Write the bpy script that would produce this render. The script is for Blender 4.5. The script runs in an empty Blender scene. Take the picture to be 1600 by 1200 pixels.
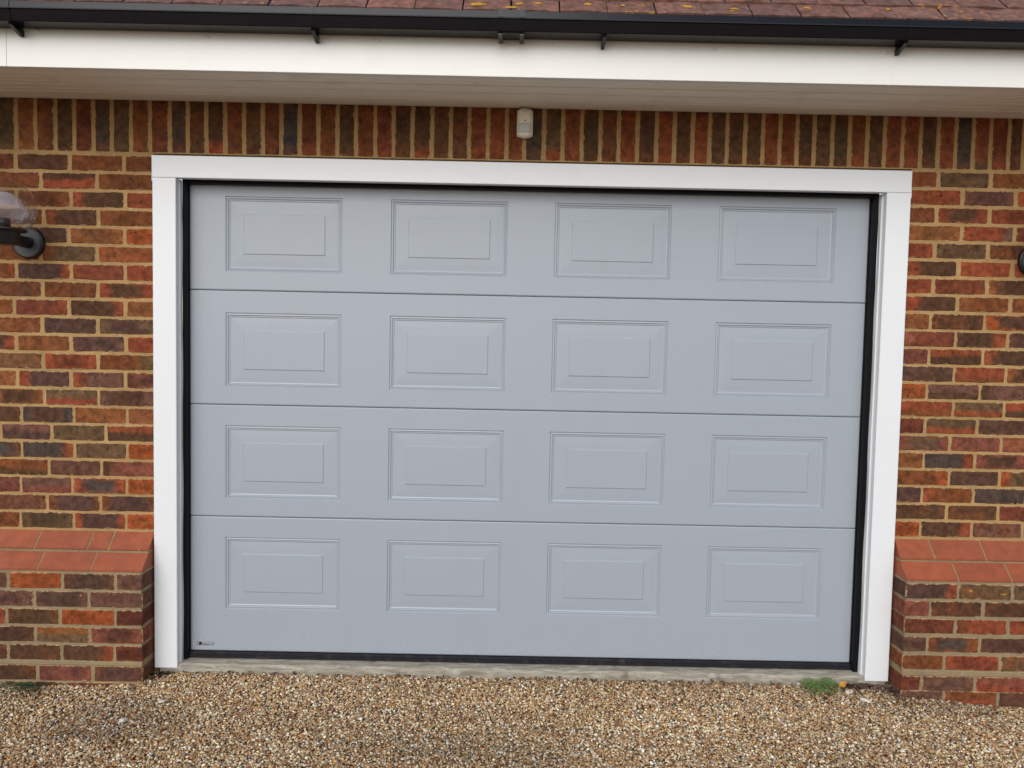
import bpy, math, random
import numpy as np
from mathutils import Matrix, Vector

rnd = random.Random(7)
rng = np.random.default_rng(11)
sc = bpy.context.scene
COL = sc.collection

# ------------------------------------------------------------------ camera
cam_d = bpy.data.cameras.new("camera")
cam_d.sensor_fit = 'HORIZONTAL'
cam_d.sensor_width = 36.0
cam_d.lens = 36.0 * 1202.0 / 1600.0
cam_d.clip_start = 0.05
cam_d.clip_end = 2000.0
cam = bpy.data.objects.new("camera", cam_d)
COL.objects.link(cam)
yaw, pitch, roll = math.radians(0.14741664), math.radians(-3.08425102), math.radians(1.15753635)
fw = Vector((math.sin(yaw)*math.cos(pitch), math.cos(yaw)*math.cos(pitch), math.sin(pitch)))
rt = Vector((math.cos(yaw), -math.sin(yaw), 0.0))
up = rt.cross(fw)
rt2 = rt*math.cos(roll) + up*math.sin(roll)
up2 = -rt*math.sin(roll) + up*math.cos(roll)
m3 = Matrix((rt2, up2, -fw)).transposed()
cam.matrix_world = Matrix.Translation((0.0, -3.18, 1.36)) @ m3.to_4x4()
sc.camera = cam

# ------------------------------------------------------------------ daylight (bright overcast)
SUN_EL, SUN_AZ = math.radians(36), math.radians(196)     # behind and above the photographer
world = bpy.data.worlds.new("World")
sc.world = world
world.use_nodes = True
wn = world.node_tree
bg = wn.nodes["Background"]
sky = wn.nodes.new("ShaderNodeTexSky")
sky.sky_type = 'NISHITA'
sky.sun_disc = False
sky.sun_elevation = SUN_EL
sky.sun_rotation = SUN_AZ
sky.dust_density = 1.2
sky.ozone_density = 1.0
hs = wn.nodes.new("ShaderNodeHueSaturation")
hs.inputs["Saturation"].default_value = 0.62
wn.links.new(sky.outputs[0], hs.inputs["Color"])
wn.links.new(hs.outputs[0], bg.inputs["Color"])
bg.inputs["Strength"].default_value = 0.13
sun_d = bpy.data.lights.new("sun", 'SUN')
sun_d.energy = 1.2
sun_d.angle = math.radians(50)
sun_d.color = (1.0, 0.985, 0.96)
sun = bpy.data.objects.new("sun", sun_d)
COL.objects.link(sun)
sdir = Vector((math.sin(SUN_AZ)*math.cos(SUN_EL), math.cos(SUN_AZ)*math.cos(SUN_EL), math.sin(SUN_EL)))
sun.rotation_euler = sdir.to_track_quat('Z', 'Y').to_euler()
sun.location = sdir*20

sc.view_settings.view_transform = 'Standard'
sc.view_settings.look = 'None'
sc.view_settings.exposure = 0.40
sc.view_settings.gamma = 1.0
sc.view_settings.use_curve_mapping = False

# ------------------------------------------------------------------ helpers
def link(o, parent=None):
    COL.objects.link(o)
    if parent is not None:
        o.parent = parent
    return o

def mesh_from(name, verts, faces, mats, smooth=False, fmat=None):
    me = bpy.data.meshes.new(name)
    me.from_pydata([tuple(v) for v in verts], [], [tuple(f) for f in faces])
    for m in (mats if isinstance(mats, (list, tuple)) else [mats]):
        me.materials.append(m)
    if smooth:
        me.polygons.foreach_set("use_smooth", [True]*len(me.polygons))
    if fmat:
        me.polygons.foreach_set("material_index", fmat)
    me.update()
    return me

def obj(name, me, parent=None, loc=(0, 0, 0), **props):
    o = bpy.data.objects.new(name, me)
    o.location = loc
    for k, v in props.items():
        o[k] = v
    return link(o, parent)

def thing(name, label, cat, loc=(0, 0, 0), group=None):
    o = bpy.data.objects.new(name, None)
    o.empty_display_size = 0.1
    o.location = loc
    o["label"] = label
    o["category"] = cat
    if group:
        o["group"] = group
    return link(o)

class MB:
    def __init__(s):
        s.v, s.f = [], []
    def add(s, vs, fs):
        b = len(s.v)
        s.v += [tuple(v) for v in vs]
        s.f += [tuple(i+b for i in f) for f in fs]
        return s
    def box(s, x0, x1, y0, y1, z0, z1, bev=0.0):
        if bev <= 0:
            vs = [(x, y, z) for z in (z0, z1) for y in (y0, y1) for x in (x0, x1)]
            return s.add(vs, [(0, 2, 3, 1), (4, 5, 7, 6), (0, 1, 5, 4), (2, 6, 7, 3), (0, 4, 6, 2), (1, 3, 7, 5)])
        b = bev
        V, idx = [], {}
        for ix, x in enumerate((x0, x1)):
            for iy, y in enumerate((y0, y1)):
                for iz, z in enumerate((z0, z1)):
                    sx, sy, sz = (b if ix == 0 else -b), (b if iy == 0 else -b), (b if iz == 0 else -b)
                    idx[ix, iy, iz, 0] = len(V); V.append((x, y+sy, z+sz))
                    idx[ix, iy, iz, 1] = len(V); V.append((x+sx, y, z+sz))
                    idx[ix, iy, iz, 2] = len(V); V.append((x+sx, y+sy, z))
        F = []
        for a in range(3):
            o1, o2 = [i for i in range(3) if i != a]
            for s_ in (0, 1):
                ring = []
                for (p, q) in ((0, 0), (1, 0), (1, 1), (0, 1)):
                    c = [0, 0, 0]; c[a] = s_; c[o1] = p; c[o2] = q
                    ring.append(idx[c[0], c[1], c[2], a])
                F.append(ring)
            for (p, q) in ((0, 0), (0, 1), (1, 0), (1, 1)):
                c0 = [0, 0, 0]; c1 = [0, 0, 0]
                c0[o1] = c1[o1] = p; c0[o2] = c1[o2] = q; c0[a] = 0; c1[a] = 1
                F.append([idx[(*c0, o1)], idx[(*c1, o1)], idx[(*c1, o2)], idx[(*c0, o2)]])
        for ix in (0, 1):
            for iy in (0, 1):
                for iz in (0, 1):
                    F.append([idx[ix, iy, iz, k] for k in range(3)])
        c = Vector(((x0+x1)/2, (y0+y1)/2, (z0+z1)/2))
        G = []
        for f in F:
            P = [Vector(V[i]) for i in f]
            n = (P[1]-P[0]).cross(P[2]-P[0])
            fc = sum(P, Vector())/len(P)
            G.append(f if n.dot(fc-c) > 0 else f[::-1])
        return s.add(V, G)
    def extrude_x(s, prof, x0, x1):
        """prof: (y, z) polygon, counter-clockwise seen from +x."""
        n = len(prof)
        vs = [(x0, y, z) for y, z in prof] + [(x1, y, z) for y, z in prof]
        fs = [(i, (i+1) % n, (i+1) % n+n, i+n) for i in range(n)]
        fs += [tuple(range(n))[::-1], tuple(range(n, 2*n))]
        area = sum(prof[i][0]*prof[(i+1) % n][1]-prof[(i+1) % n][0]*prof[i][1] for i in range(n))
        if area < 0:
            fs = [f[::-1] for f in fs]
        # (i, i+1) x (+x) orientation check is handled by recalculating below
        return s.add(vs, fs)
    def lathe(s, prof, n=32, c=(0, 0, 0), axis='z'):
        """prof: (r, t) from start to end along axis."""
        b, rows = [], []
        for r, t in prof:
            row = []
            for k in range(n):
                a = 2*math.pi*k/n
                if axis == 'z':
                    p = (c[0]+r*math.cos(a), c[1]+r*math.sin(a), c[2]+t)
                else:
                    p = (c[0]+r*math.cos(a), c[1]+t, c[2]+r*math.sin(a))
                row.append(len(b)); b.append(p)
            rows.append(row)
        fs = []
        for i in range(len(rows)-1):
            for k in range(n):
                q = (rows[i][k], rows[i][(k+1) % n], rows[i+1][(k+1) % n], rows[i+1][k])
                fs.append(q if axis == 'z' else q[::-1])
        return s.add(b, fs)
    def tube(s, pts, radii, n=10, flat=1.0):
        P = [Vector(p) for p in pts]
        rows, b = [], []
        for i, p in enumerate(P):
            t = (P[min(i+1, len(P)-1)]-P[max(i-1, 0)]).normalized()
            side = t.cross(Vector((0, 0, 1)))
            if side.length < 1e-4:
                side = Vector((1, 0, 0))
            side.normalize()
            upv = side.cross(t)
            r = radii[i] if isinstance(radii, (list, tuple)) else radii
            row = []
            for k in range(n):
                a = 2*math.pi*k/n
                row.append(len(b)); b.append(p+side*r*math.cos(a)*flat+upv*r*math.sin(a))
            rows.append(row)
        fs = []
        for i in range(len(rows)-1):
            for k in range(n):
                fs.append((rows[i][k], rows[i][(k+1) % n], rows[i+1][(k+1) % n], rows[i+1][k]))
        fs += [tuple(rows[0])[::-1], tuple(rows[-1])]
        return s.add(b, fs)
    def mesh(s, name, mat, smooth=False, fix=True):
        me = mesh_from(name, s.v, s.f, mat, smooth)
        if fix:
            import bmesh
            bm = bmesh.new(); bm.from_mesh(me)
            bmesh.ops.recalc_face_normals(bm, faces=bm.faces)
            bm.to_mesh(me); bm.free()
        return me
    def obj(s, name, mat, parent=None, smooth=False, **props):
        return obj(name, s.mesh(name, mat, smooth), parent, **props)

# ------------------------------------------------------------------ material helpers
def new_mat(name):
    m = bpy.data.materials.new(name)
    m.use_nodes = True
    nt = m.node_tree
    return m, nt, nt.nodes["Principled BSDF"]

def N(nt, t, **kw):
    n = nt.nodes.new(t)
    for k, v in kw.items():
        if hasattr(n, k) and k not in n.inputs:
            setattr(n, k, v)
        else:
            n.inputs[k].default_value = v
    return n

def math_n(nt, op, a, b=None, clamp=False):
    n = nt.nodes.new("ShaderNodeMath")
    n.operation = op
    n.use_clamp = clamp
    for i, v in ((0, a), (1, b)):
        if v is None:
            continue
        if isinstance(v, (int, float)):
            n.inputs[i].default_value = v
        else:
            nt.links.new(v, n.inputs[i])
    return n.outputs[0]

def ramp(nt, fac, lo, hi, out0=0.0, out1=1.0):
    n = nt.nodes.new("ShaderNodeMapRange")
    n.interpolation_type = 'SMOOTHSTEP'
    nt.links.new(fac, n.inputs[0])
    n.inputs[1].default_value, n.inputs[2].default_value = lo, hi
    n.inputs[3].default_value, n.inputs[4].default_value = out0, out1
    return n.outputs[0]

def mixc(nt, fac, a, b, blend='MIX'):
    n = nt.nodes.new("ShaderNodeMix")
    n.data_type = 'RGBA'
    n.blend_type = blend
    for i, v in ((0, fac), (6, a), (7, b)):
        if isinstance(v, (int, float)):
            n.inputs[i].default_value = v
        elif isinstance(v, (tuple, list)):
            n.inputs[i].default_value = (*v[:3], 1.0)
        else:
            nt.links.new(v, n.inputs[i])
    return n.outputs[2]

def noise(nt, vec, scale, detail=3.0, rough=0.55, dist=0.0, dim='3D'):
    n = nt.nodes.new("ShaderNodeTexNoise")
    n.noise_dimensions = dim
    n.inputs["Scale"].default_value = scale
    n.inputs["Detail"].default_value = detail
    n.inputs["Roughness"].default_value = rough
    n.inputs["Distortion"].default_value = dist
    if vec is not None:
        nt.links.new(vec, n.inputs["Vector"])
    return n.outputs[0]

def bump(nt, bsdf, h, strength, dist):
    b = nt.nodes.new("ShaderNodeBump")
    b.inputs["Strength"].default_value = strength
    b.inputs["Distance"].default_value = dist
    nt.links.new(h, b.inputs["Height"])
    nt.links.new(b.outputs[0], bsdf.inputs["Normal"])

def objcoord(nt):
    return nt.nodes.new("ShaderNodeTexCoord").outputs["Object"]

def geopos(nt):
    return nt.nodes.new("ShaderNodeNewGeometry").outputs["Position"]

def attr(nt, name, typ='OBJECT'):
    n = nt.nodes.new("ShaderNodeAttribute")
    n.attribute_type = typ
    n.attribute_name = name
    return n

def vscale(nt, vec, s):
    n = nt.nodes.new("ShaderNodeVectorMath")
    n.operation = 'MULTIPLY'
    nt.links.new(vec, n.inputs[0])
    n.inputs[1].default_value = s
    return n.outputs[0]

def simple(name, color, rough=0.5, spec=0.5, var=0.06, nscale=6.0, bstr=0.0, bscale=300.0, bdist=0.001, dirt=None):
    m, nt, b = new_mat(name)
    p = geopos(nt)
    n1 = noise(nt, p, nscale, 4)
    c = mixc(nt, n1, tuple(x*(1-var) for x in color), tuple(min(1, x*(1+var)) for x in color))
    if dirt:
        n2 = noise(nt, p, dirt[1], 5, 0.65)
        c = mixc(nt, math_n(nt, 'MULTIPLY', ramp(nt, n2, 0.52, 0.75), dirt[2]), c, dirt[0])
    nt.links.new(c, b.inputs["Base Color"])
    b.inputs["Roughness"].default_value = rough
    b.inputs["Specular IOR Level"].default_value = spec
    if bstr:
        bump(nt, b, noise(nt, p, bscale, 3), bstr, bdist)
    return m

# ------------------------------------------------------------------ materials
M = {}
# --- bricks: two fired tones per brick, split along a mask that the brick itself carries
m, nt, b = new_mat("fired_brick")
oc = objcoord(nt)
sep = nt.nodes.new("ShaderNodeSeparateXYZ"); nt.links.new(oc, sep.inputs[0])
u = math_n(nt, 'MULTIPLY', sep.outputs[0], 1/0.1075)
w = math_n(nt, 'MULTIPLY', sep.outputs[2], 1/0.032)
au = math_n(nt, 'ABSOLUTE', u); aw = math_n(nt, 'ABSOLUTE', w)
mx = math_n(nt, 'MAXIMUM', au, math_n(nt, 'MULTIPLY', aw, 0.75))
pv1 = nt.nodes.new("ShaderNodeSeparateXYZ"); nt.links.new(attr(nt, "mask_slope").outputs["Vector"], pv1.inputs[0])
pv2 = nt.nodes.new("ShaderNodeSeparateXYZ"); nt.links.new(attr(nt, "mask_level").outputs["Vector"], pv2.inputs[0])
off = nt.nodes.new("ShaderNodeVectorMath"); off.operation = 'ADD'
nt.links.new(oc, off.inputs[0])
cmb = nt.nodes.new("ShaderNodeCombineXYZ")
nt.links.new(pv2.outputs[2], cmb.inputs[0]); nt.links.new(pv2.outputs[2], cmb.inputs[1])
nt.links.new(cmb.outputs[0], off.inputs[1])
po = off.outputs[0]
val = math_n(nt, 'MULTIPLY', u, pv1.outputs[0])
val = math_n(nt, 'ADD', val, math_n(nt, 'MULTIPLY', w, pv1.outputs[1]))
val = math_n(nt, 'ADD', val, math_n(nt, 'MULTIPLY', mx, pv1.outputs[2]))
val = math_n(nt, 'ADD', val, math_n(nt, 'MULTIPLY', au, pv2.outputs[0]))
val = math_n(nt, 'ADD', val, pv2.outputs[1])
nz = math_n(nt, 'SUBTRACT', noise(nt, po, 17.0, 4, 0.6, 0.4), 0.5)
val = math_n(nt, 'ADD', val, math_n(nt, 'MULTIPLY', nz, 1.7))
mask = ramp(nt, val, -0.38, 0.42)
c = mixc(nt, mask, attr(nt, "tone_a").outputs["Color"], attr(nt, "tone_b").outputs["Color"])
tint = noise(nt, po, 38.0, 5, 0.65)
c = mixc(nt, 1.0, c, mixc(nt, ramp(nt, tint, 0.25, 0.75), (0.52, 0.52, 0.54), (1.40, 1.33, 1.22)), 'MULTIPLY')
grit = noise(nt, po, 330.0, 3, 0.7)
c = mixc(nt, 1.0, c, mixc(nt, ramp(nt, grit, 0.3, 0.7), (0.78, 0.78, 0.78), (1.18, 1.17, 1.15)), 'MULTIPLY')
pits = noise(nt, po, 75.0, 2, 0.5)
c = mixc(nt, math_n(nt, 'MULTIPLY', ramp(nt, pits, 0.665, 0.735), 0.8), c, (0.025, 0.018, 0.016))
ed = math_n(nt, 'MINIMUM', math_n(nt, 'MULTIPLY', math_n(nt, 'SUBTRACT', 1.0, au), 0.1075), math_n(nt, 'MULTIPLY', math_n(nt, 'SUBTRACT', 1.0, aw), 0.032))
sm = math_n(nt, 'SUBTRACT', math_n(nt, 'MULTIPLY', math_n(nt, 'SUBTRACT', noise(nt, po, 48.0, 5, 0.7), 0.44), 0.028), ed)
front = ramp(nt, sep.outputs[1], 0.004, 0.008, 1.0, 0.0)
c = mixc(nt, math_n(nt, 'MULTIPLY', math_n(nt, 'MULTIPLY', ramp(nt, sm, -0.0006, 0.0010), front), 0.85), c, (0.40, 0.27, 0.14))
fl = noise(nt, po, 52.0, 4, 0.7, 0.6)
c = mixc(nt, math_n(nt, 'MULTIPLY', ramp(nt, fl, 0.70, 0.80), 0.55), c, (0.42, 0.30, 0.20))
nt.links.new(c, b.inputs["Base Color"])
b.inputs["Roughness"].default_value = 0.88
b.inputs["Specular IOR Level"].default_value = 0.15
hh = math_n(nt, 'ADD', math_n(nt, 'MULTIPLY', noise(nt, po, 60.0, 5, 0.6), 1.0), math_n(nt, 'MULTIPLY', grit, 0.3))
hh = math_n(nt, 'SUBTRACT', hh, math_n(nt, 'MULTIPLY', ramp(nt, pits, 0.67, 0.74), 0.6))
bump(nt, b, hh, 0.7, 0.003)
M['brick'] = m

def mortar(name, c0, c1, c2):
    m, nt, b = new_mat(name)
    p = geopos(nt)
    n1 = noise(nt, p, 5.0, 5, 0.6)
    n2 = noise(nt, p, 45.0, 5, 0.65)
    c = mixc(nt, ramp(nt, n1, 0.3, 0.7), c0, c1)
    c = mixc(nt, ramp(nt, n2, 0.5, 0.78), c, c2)
    g = noise(nt, p, 600.0, 3, 0.7)
    c = mixc(nt, 1.0, c, mixc(nt, ramp(nt, g, 0.3, 0.7), (0.75, 0.75, 0.75), (1.15, 1.15, 1.15)), 'MULTIPLY')
    nt.links.new(c, b.inputs["Base Color"])
    b.inputs["Roughness"].default_value = 0.95
    b.inputs["Specular IOR Level"].default_value = 0.2
    h = math_n(nt, 'ADD', noise(nt, p, 110.0, 5, 0.7), math_n(nt, 'MULTIPLY', g, 0.35))
    bump(nt, b, h, 0.9, 0.005)
    return m
M['mortar'] = mortar("lime_mortar", (0.50, 0.310, 0.130), (0.38, 0.235, 0.098), (0.54, 0.38, 0.20))
M['mortar_low'] = mortar("plinth_mortar", (0.35, 0.26, 0.14), (0.27, 0.20, 0.12), (0.38, 0.30, 0.19))

# --- smooth engineering-type coping bricks
m, nt, b = new_mat("coping_brick")
p = geopos(nt); oc = objcoord(nt)
oi = nt.nodes.new("ShaderNodeObjectInfo")
c = mixc(nt, oi.outputs["Random"], (0.315, 0.080, 0.033), (0.275, 0.070, 0.030))
c = mixc(nt, 1.0, c, mixc(nt, ramp(nt, noise(nt, p, 22.0, 5, 0.6), 0.3, 0.7), (0.86, 0.86, 0.88), (1.1, 1.1, 1.08)), 'MULTIPLY')
c = mixc(nt, math_n(nt, 'MULTIPLY', ramp(nt, noise(nt, p, 420.0, 2), 0.68, 0.8), 0.4), c, (0.12, 0.035, 0.02))
nt.links.new(c, b.inputs["Base Color"])
b.inputs["Roughness"].default_value = 0.6
b.inputs["Specular IOR Level"].default_value = 0.35
bump(nt, b, noise(nt, p, 240.0, 4), 0.25, 0.001)
M['coping'] = m

M['white'] = simple("white_upvc", (0.76, 0.775, 0.785), 0.32, 0.5, 0.015, 3.0, 0.06, 40.0, 0.002, ((0.62, 0.58, 0.5), 9.0, 0.12))
M['fascia'] = simple("cream_upvc", (0.79, 0.775, 0.715), 0.30, 0.5, 0.02, 2.5, 0.05, 30.0, 0.002, ((0.62, 0.56, 0.44), 7.0, 0.14))
M['soffit'] = simple("soffit_upvc", (0.90, 0.86, 0.74), 0.45, 0.4, 0.03, 2.5, 0.04, 30.0, 0.002, ((0.5, 0.42, 0.3), 6.0, 0.2))
M['gutter'] = simple("black_gutter_upvc", (0.002, 0.002, 0.004), 0.20, 0.34, 0.2, 12.0, 0.03, 60.0, 0.0006, ((0.03, 0.027, 0.024), 30.0, 0.15))
M['rubber'] = simple("black_rubber", (0.006, 0.006, 0.007), 0.5, 0.15, 0.2, 20.0, 0.1, 90.0, 0.001)
M['rubber_low'] = simple("bottom_rubber", (0.016, 0.015, 0.019), 0.5, 0.2, 0.3, 15.0, 0.1, 90.0, 0.001, ((0.10, 0.09, 0.08), 25.0, 0.4))
M['lampblack'] = simple("black_lamp_metal", (0.014, 0.014, 0.015), 0.38, 0.5, 0.2, 30.0, 0.05, 500.0, 0.0004)
M['lampgrey'] = simple("dull_lamp_face", (0.085, 0.086, 0.088), 0.5, 0.5, 0.15, 30.0, 0.08, 500.0, 0.0004)
M['sensor'] = simple("cream_plastic", (0.82, 0.79, 0.66), 0.4, 0.45, 0.03, 30.0)
M['lens'] = simple("sensor_lens_plastic", (0.56, 0.57, 0.54), 0.35, 0.5, 0.05, 60.0)
M['dark'] = simple("dark_hole", (0.01, 0.008, 0.006), 0.8, 0.2)
M['bulb'] = simple("frosted_bulb", (0.66, 0.60, 0.62), 0.15, 0.6, 0.03, 20.0)
M['badge'] = simple("badge_silver", (0.42, 0.42, 0.43), 0.4, 0.5, 0.05, 50.0)
M['ink'] = simple("badge_ink", (0.012, 0.012, 0.016), 0.5, 0.3)
M['cap'] = simple("cap_white", (0.78, 0.76, 0.70), 0.3, 0.5, 0.02)

# --- grey woodgrain-embossed door skin
m, nt, b = new_mat("grey_door_skin")
p = geopos(nt)
g1 = noise(nt, vscale(nt, p, (9.0, 9.0, 150.0)), 1.0, 5, 0.65, 0.6)
g2 = noise(nt, vscale(nt, p, (40.0, 40.0, 420.0)), 1.0, 3, 0.6, 0.3)
c = mixc(nt, noise(nt, p, 1.6, 3), (0.328, 0.363, 0.406), (0.342, 0.377, 0.418))
c = mixc(nt, math_n(nt, 'MULTIPLY', ramp(nt, g1, 0.45, 0.8), 0.12), c, (0.26, 0.285, 0.32))
sz_ = nt.nodes.new("ShaderNodeSeparateXYZ"); nt.links.new(p, sz_.inputs[0])
spl = math_n(nt, 'MULTIPLY', ramp(nt, sz_.outputs[2], 0.0, 0.30, 1.0, 0.0), ramp(nt, noise(nt, p, 70.0, 4, 0.7), 0.45, 0.72))
c = mixc(nt, math_n(nt, 'MULTIPLY', spl, 0.22), c, (0.24, 0.22, 0.20))
c = mixc(nt, math_n(nt, 'MULTIPLY', ramp(nt, noise(nt, vscale(nt, p, (9.0, 9.0, 0.8)), 1.0, 4, 0.6), 0.5, 0.75), 0.10), c, (0.27, 0.28, 0.29))
nt.links.new(c, b.inputs["Base Color"])
b.inputs["Roughness"].default_value = 0.42
b.inputs["Specular IOR Level"].default_value = 0.7
bump(nt, b, math_n(nt, 'ADD', g1, math_n(nt, 'MULTIPLY', g2, 0.5)), 0.16, 0.0014)
M['door'] = m

# --- concrete sill
m, nt, b = new_mat("weathered_concrete")
p = geopos(nt)
n1 = noise(nt, vscale(nt, p, (10.0, 40.0, 60.0)), 1.0, 6, 0.7, 0.8)
n2 = noise(nt, p, 160.0, 5, 0.7)
c = mixc(nt, ramp(nt, n1, 0.3, 0.7), (0.23, 0.20, 0.15), (0.50, 0.46, 0.37))
c = mixc(nt, ramp(nt, n2, 0.55, 0.75), c, (0.17, 0.14, 0.10))
c = mixc(nt, ramp(nt, noise(nt, vscale(nt, p, (60.0, 200.0, 260.0)), 1.0, 2), 0.70, 0.76), c, (0.04, 0.035, 0.03))
c = mixc(nt, math_n(nt, 'MULTIPLY', ramp(nt, noise(nt, p, 11.0, 4), 0.6, 0.75), 0.6), c, (0.13, 0.095, 0.06))
nt.links.new(c, b.inputs["Base Color"])
b.inputs["Roughness"].default_value = 0.9
bump(nt, b, math_n(nt, 'ADD', n2, n1), 0.8, 0.004)
M['concrete'] = m

# --- clay roof tiles with lichen
m, nt, b = new_mat("clay_tile")
p = geopos(nt); oc = objcoord(nt)
oi = nt.nodes.new("ShaderNodeObjectInfo")
cr = nt.nodes.new("ShaderNodeValToRGB")
els = cr.color_ramp.elements
els[0].position, els[0].color = 0.0, (0.128, 0.063, 0.050, 1)
els[1].position, els[1].color = 1.0, (0.220, 0.084, 0.054, 1)
e = els.new(0.35); e.color = (0.165, 0.072, 0.048, 1)
e = els.new(0.7); e.color = (0.180, 0.088, 0.064, 1)
nt.links.new(oi.outputs["Random"], cr.inputs[0])
c = cr.outputs[0]
c = mixc(nt, 1.0, c, mixc(nt, ramp(nt, noise(nt, p, 35.0, 6, 0.7), 0.3, 0.72), (0.48, 0.49, 0.53), (1.45, 1.40, 1.38)), 'MULTIPLY')
c = mixc(nt, math_n(nt, 'MULTIPLY', ramp(nt, noise(nt, p, 16.0, 5, 0.7), 0.53, 0.68), 0.6), c, (0.12, 0.085, 0.085))
li = math_n(nt, 'MULTIPLY', ramp(nt, noise(nt, p, 2.2, 2), 0.52, 0.70), ramp(nt, noise(nt, p, 42.0, 4, 0.6), 0.61, 0.66))
c = mixc(nt, li, c, (0.52, 0.25, 0.025))
c = mixc(nt, math_n(nt, 'MULTIPLY', ramp(nt, noise(nt, p, 88.0, 3, 0.6), 0.70, 0.75), 0.8), c, (0.55, 0.50, 0.45))
nt.links.new(c, b.inputs["Base Color"])
b.inputs["Roughness"].default_value = 0.85
bump(nt, b, noise(nt, p, 120.0, 6, 0.7), 0.7, 0.003)
M['tile'] = m
M['lichen'] = simple("orange_lichen", (0.46, 0.24, 0.03), 0.9, 0.2, 0.35, 90.0, 0.8, 200.0, 0.003, ((0.20, 0.10, 0.06), 75.0, 0.8))
M['felt'] = simple("roofing_felt", (0.02, 0.018, 0.016), 0.9, 0.2)

# --- gravel
m, nt, b = new_mat("gravel_stone")
a = attr(nt, "stone_colour", 'GEOMETRY')
p = geopos(nt)
c = mixc(nt, 1.0, a.outputs["Color"], mixc(nt, ramp(nt, noise(nt, p, 210.0, 4, 0.6), 0.3, 0.7), (0.72, 0.70, 0.67), (1.22, 1.22, 1.22)), 'MULTIPLY')
nt.links.new(c, b.inputs["Base Color"])
b.inputs["Roughness"].default_value = 0.65
b.inputs["Specular IOR Level"].default_value = 0.28
M['stone'] = m
m, nt, b = new_mat("gravel_bed")
p = geopos(nt)
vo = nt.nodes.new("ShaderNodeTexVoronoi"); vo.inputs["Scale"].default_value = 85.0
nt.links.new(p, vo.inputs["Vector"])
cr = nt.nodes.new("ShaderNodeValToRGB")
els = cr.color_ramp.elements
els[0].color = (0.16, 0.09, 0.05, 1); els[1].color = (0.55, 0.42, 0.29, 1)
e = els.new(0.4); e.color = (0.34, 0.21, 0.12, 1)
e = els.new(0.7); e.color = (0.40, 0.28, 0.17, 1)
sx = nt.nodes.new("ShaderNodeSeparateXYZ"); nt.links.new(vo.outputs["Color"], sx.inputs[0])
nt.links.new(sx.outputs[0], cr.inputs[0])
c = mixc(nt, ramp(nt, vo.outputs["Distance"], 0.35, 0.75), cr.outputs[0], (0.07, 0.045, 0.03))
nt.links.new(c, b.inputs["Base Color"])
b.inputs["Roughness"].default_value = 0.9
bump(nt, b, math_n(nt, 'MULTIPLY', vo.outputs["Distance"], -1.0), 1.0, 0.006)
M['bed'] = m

# --- plants, leaves
def leafmat(name, c0, c1):
    m, nt, b = new_mat(name)
    p = geopos(nt)
    c = mixc(nt, ramp(nt, noise(nt, p, 55.0, 3), 0.3, 0.7), c0, c1)
    nt.links.new(c, b.inputs["Base Color"])
    b.inputs["Roughness"].default_value = 0.55
    b.inputs["Subsurface Weight"].default_value = 0.0
    return m
M['weed'] = leafmat("weed_green", (0.055, 0.105, 0.020), (0.125, 0.20, 0.038))
M['weed_stem'] = leafmat("weed_stem", (0.26, 0.33, 0.10), (0.32, 0.36, 0.12))
M['sprig'] = leafmat("sprig_green", (0.085, 0.125, 0.075), (0.20, 0.25, 0.15))
M['dryleaf'] = leafmat("dry_leaf", (0.45, 0.20, 0.02), (0.55, 0.28, 0.04))
M['litter'] = leafmat("leaf_litter", (0.035, 0.02, 0.014), (0.12, 0.06, 0.035))
M['flint'] = simple("white_flint", (0.56, 0.52, 0.46), 0.6, 0.3, 0.2, 40.0, 0.4, 120.0, 0.002, ((0.35, 0.3, 0.25), 60.0, 0.5))

nt = M['bulb'].node_tree
pb = nt.nodes["Principled BSDF"]
tr = nt.nodes.new("ShaderNodeBsdfTransparent"); mx_ = nt.nodes.new("ShaderNodeMixShader")
lw = nt.nodes.new("ShaderNodeLayerWeight")
nt.links.new(math_n(nt, 'ADD', math_n(nt, 'MULTIPLY', lw.outputs["Facing"], 0.40), 0.18), mx_.inputs[0])
nt.links.new(tr.outputs[0], mx_.inputs[1]); nt.links.new(pb.outputs[0], mx_.inputs[2])
nt.links.new(mx_.outputs[0], nt.nodes["Material Output"].inputs[0])
# glass for the lamp globes: a real shell, mostly clear, reflecting by angle
m = bpy.data.materials.new("clear_globe_glass"); m.use_nodes = True
nt = m.node_tree; nt.nodes.clear()
o_ = nt.nodes.new("ShaderNodeOutputMaterial")
tr = nt.nodes.new("ShaderNodeBsdfTransparent"); tr.inputs[0].default_value = (0.95, 0.95, 0.955, 1)
gl = nt.nodes.new("ShaderNodeBsdfGlossy"); gl.inputs["Roughness"].default_value = 0.03
gl.inputs["Color"].default_value = (1, 1, 1, 1)
fr = nt.nodes.new("ShaderNodeLayerWeight")
mx_ = nt.nodes.new("ShaderNodeMixShader")
nt.links.new(math_n(nt, 'ADD', math_n(nt, 'MULTIPLY', math_n(nt, 'POWER', fr.outputs['Facing'], 4.0), 0.55), 0.035), mx_.inputs[0]); nt.links.new(tr.outputs[0], mx_.inputs[1]); nt.links.new(gl.outputs[0], mx_.inputs[2])
nt.links.new(mx_.outputs[0], o_.inputs[0])
M['glass'] = m

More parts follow.
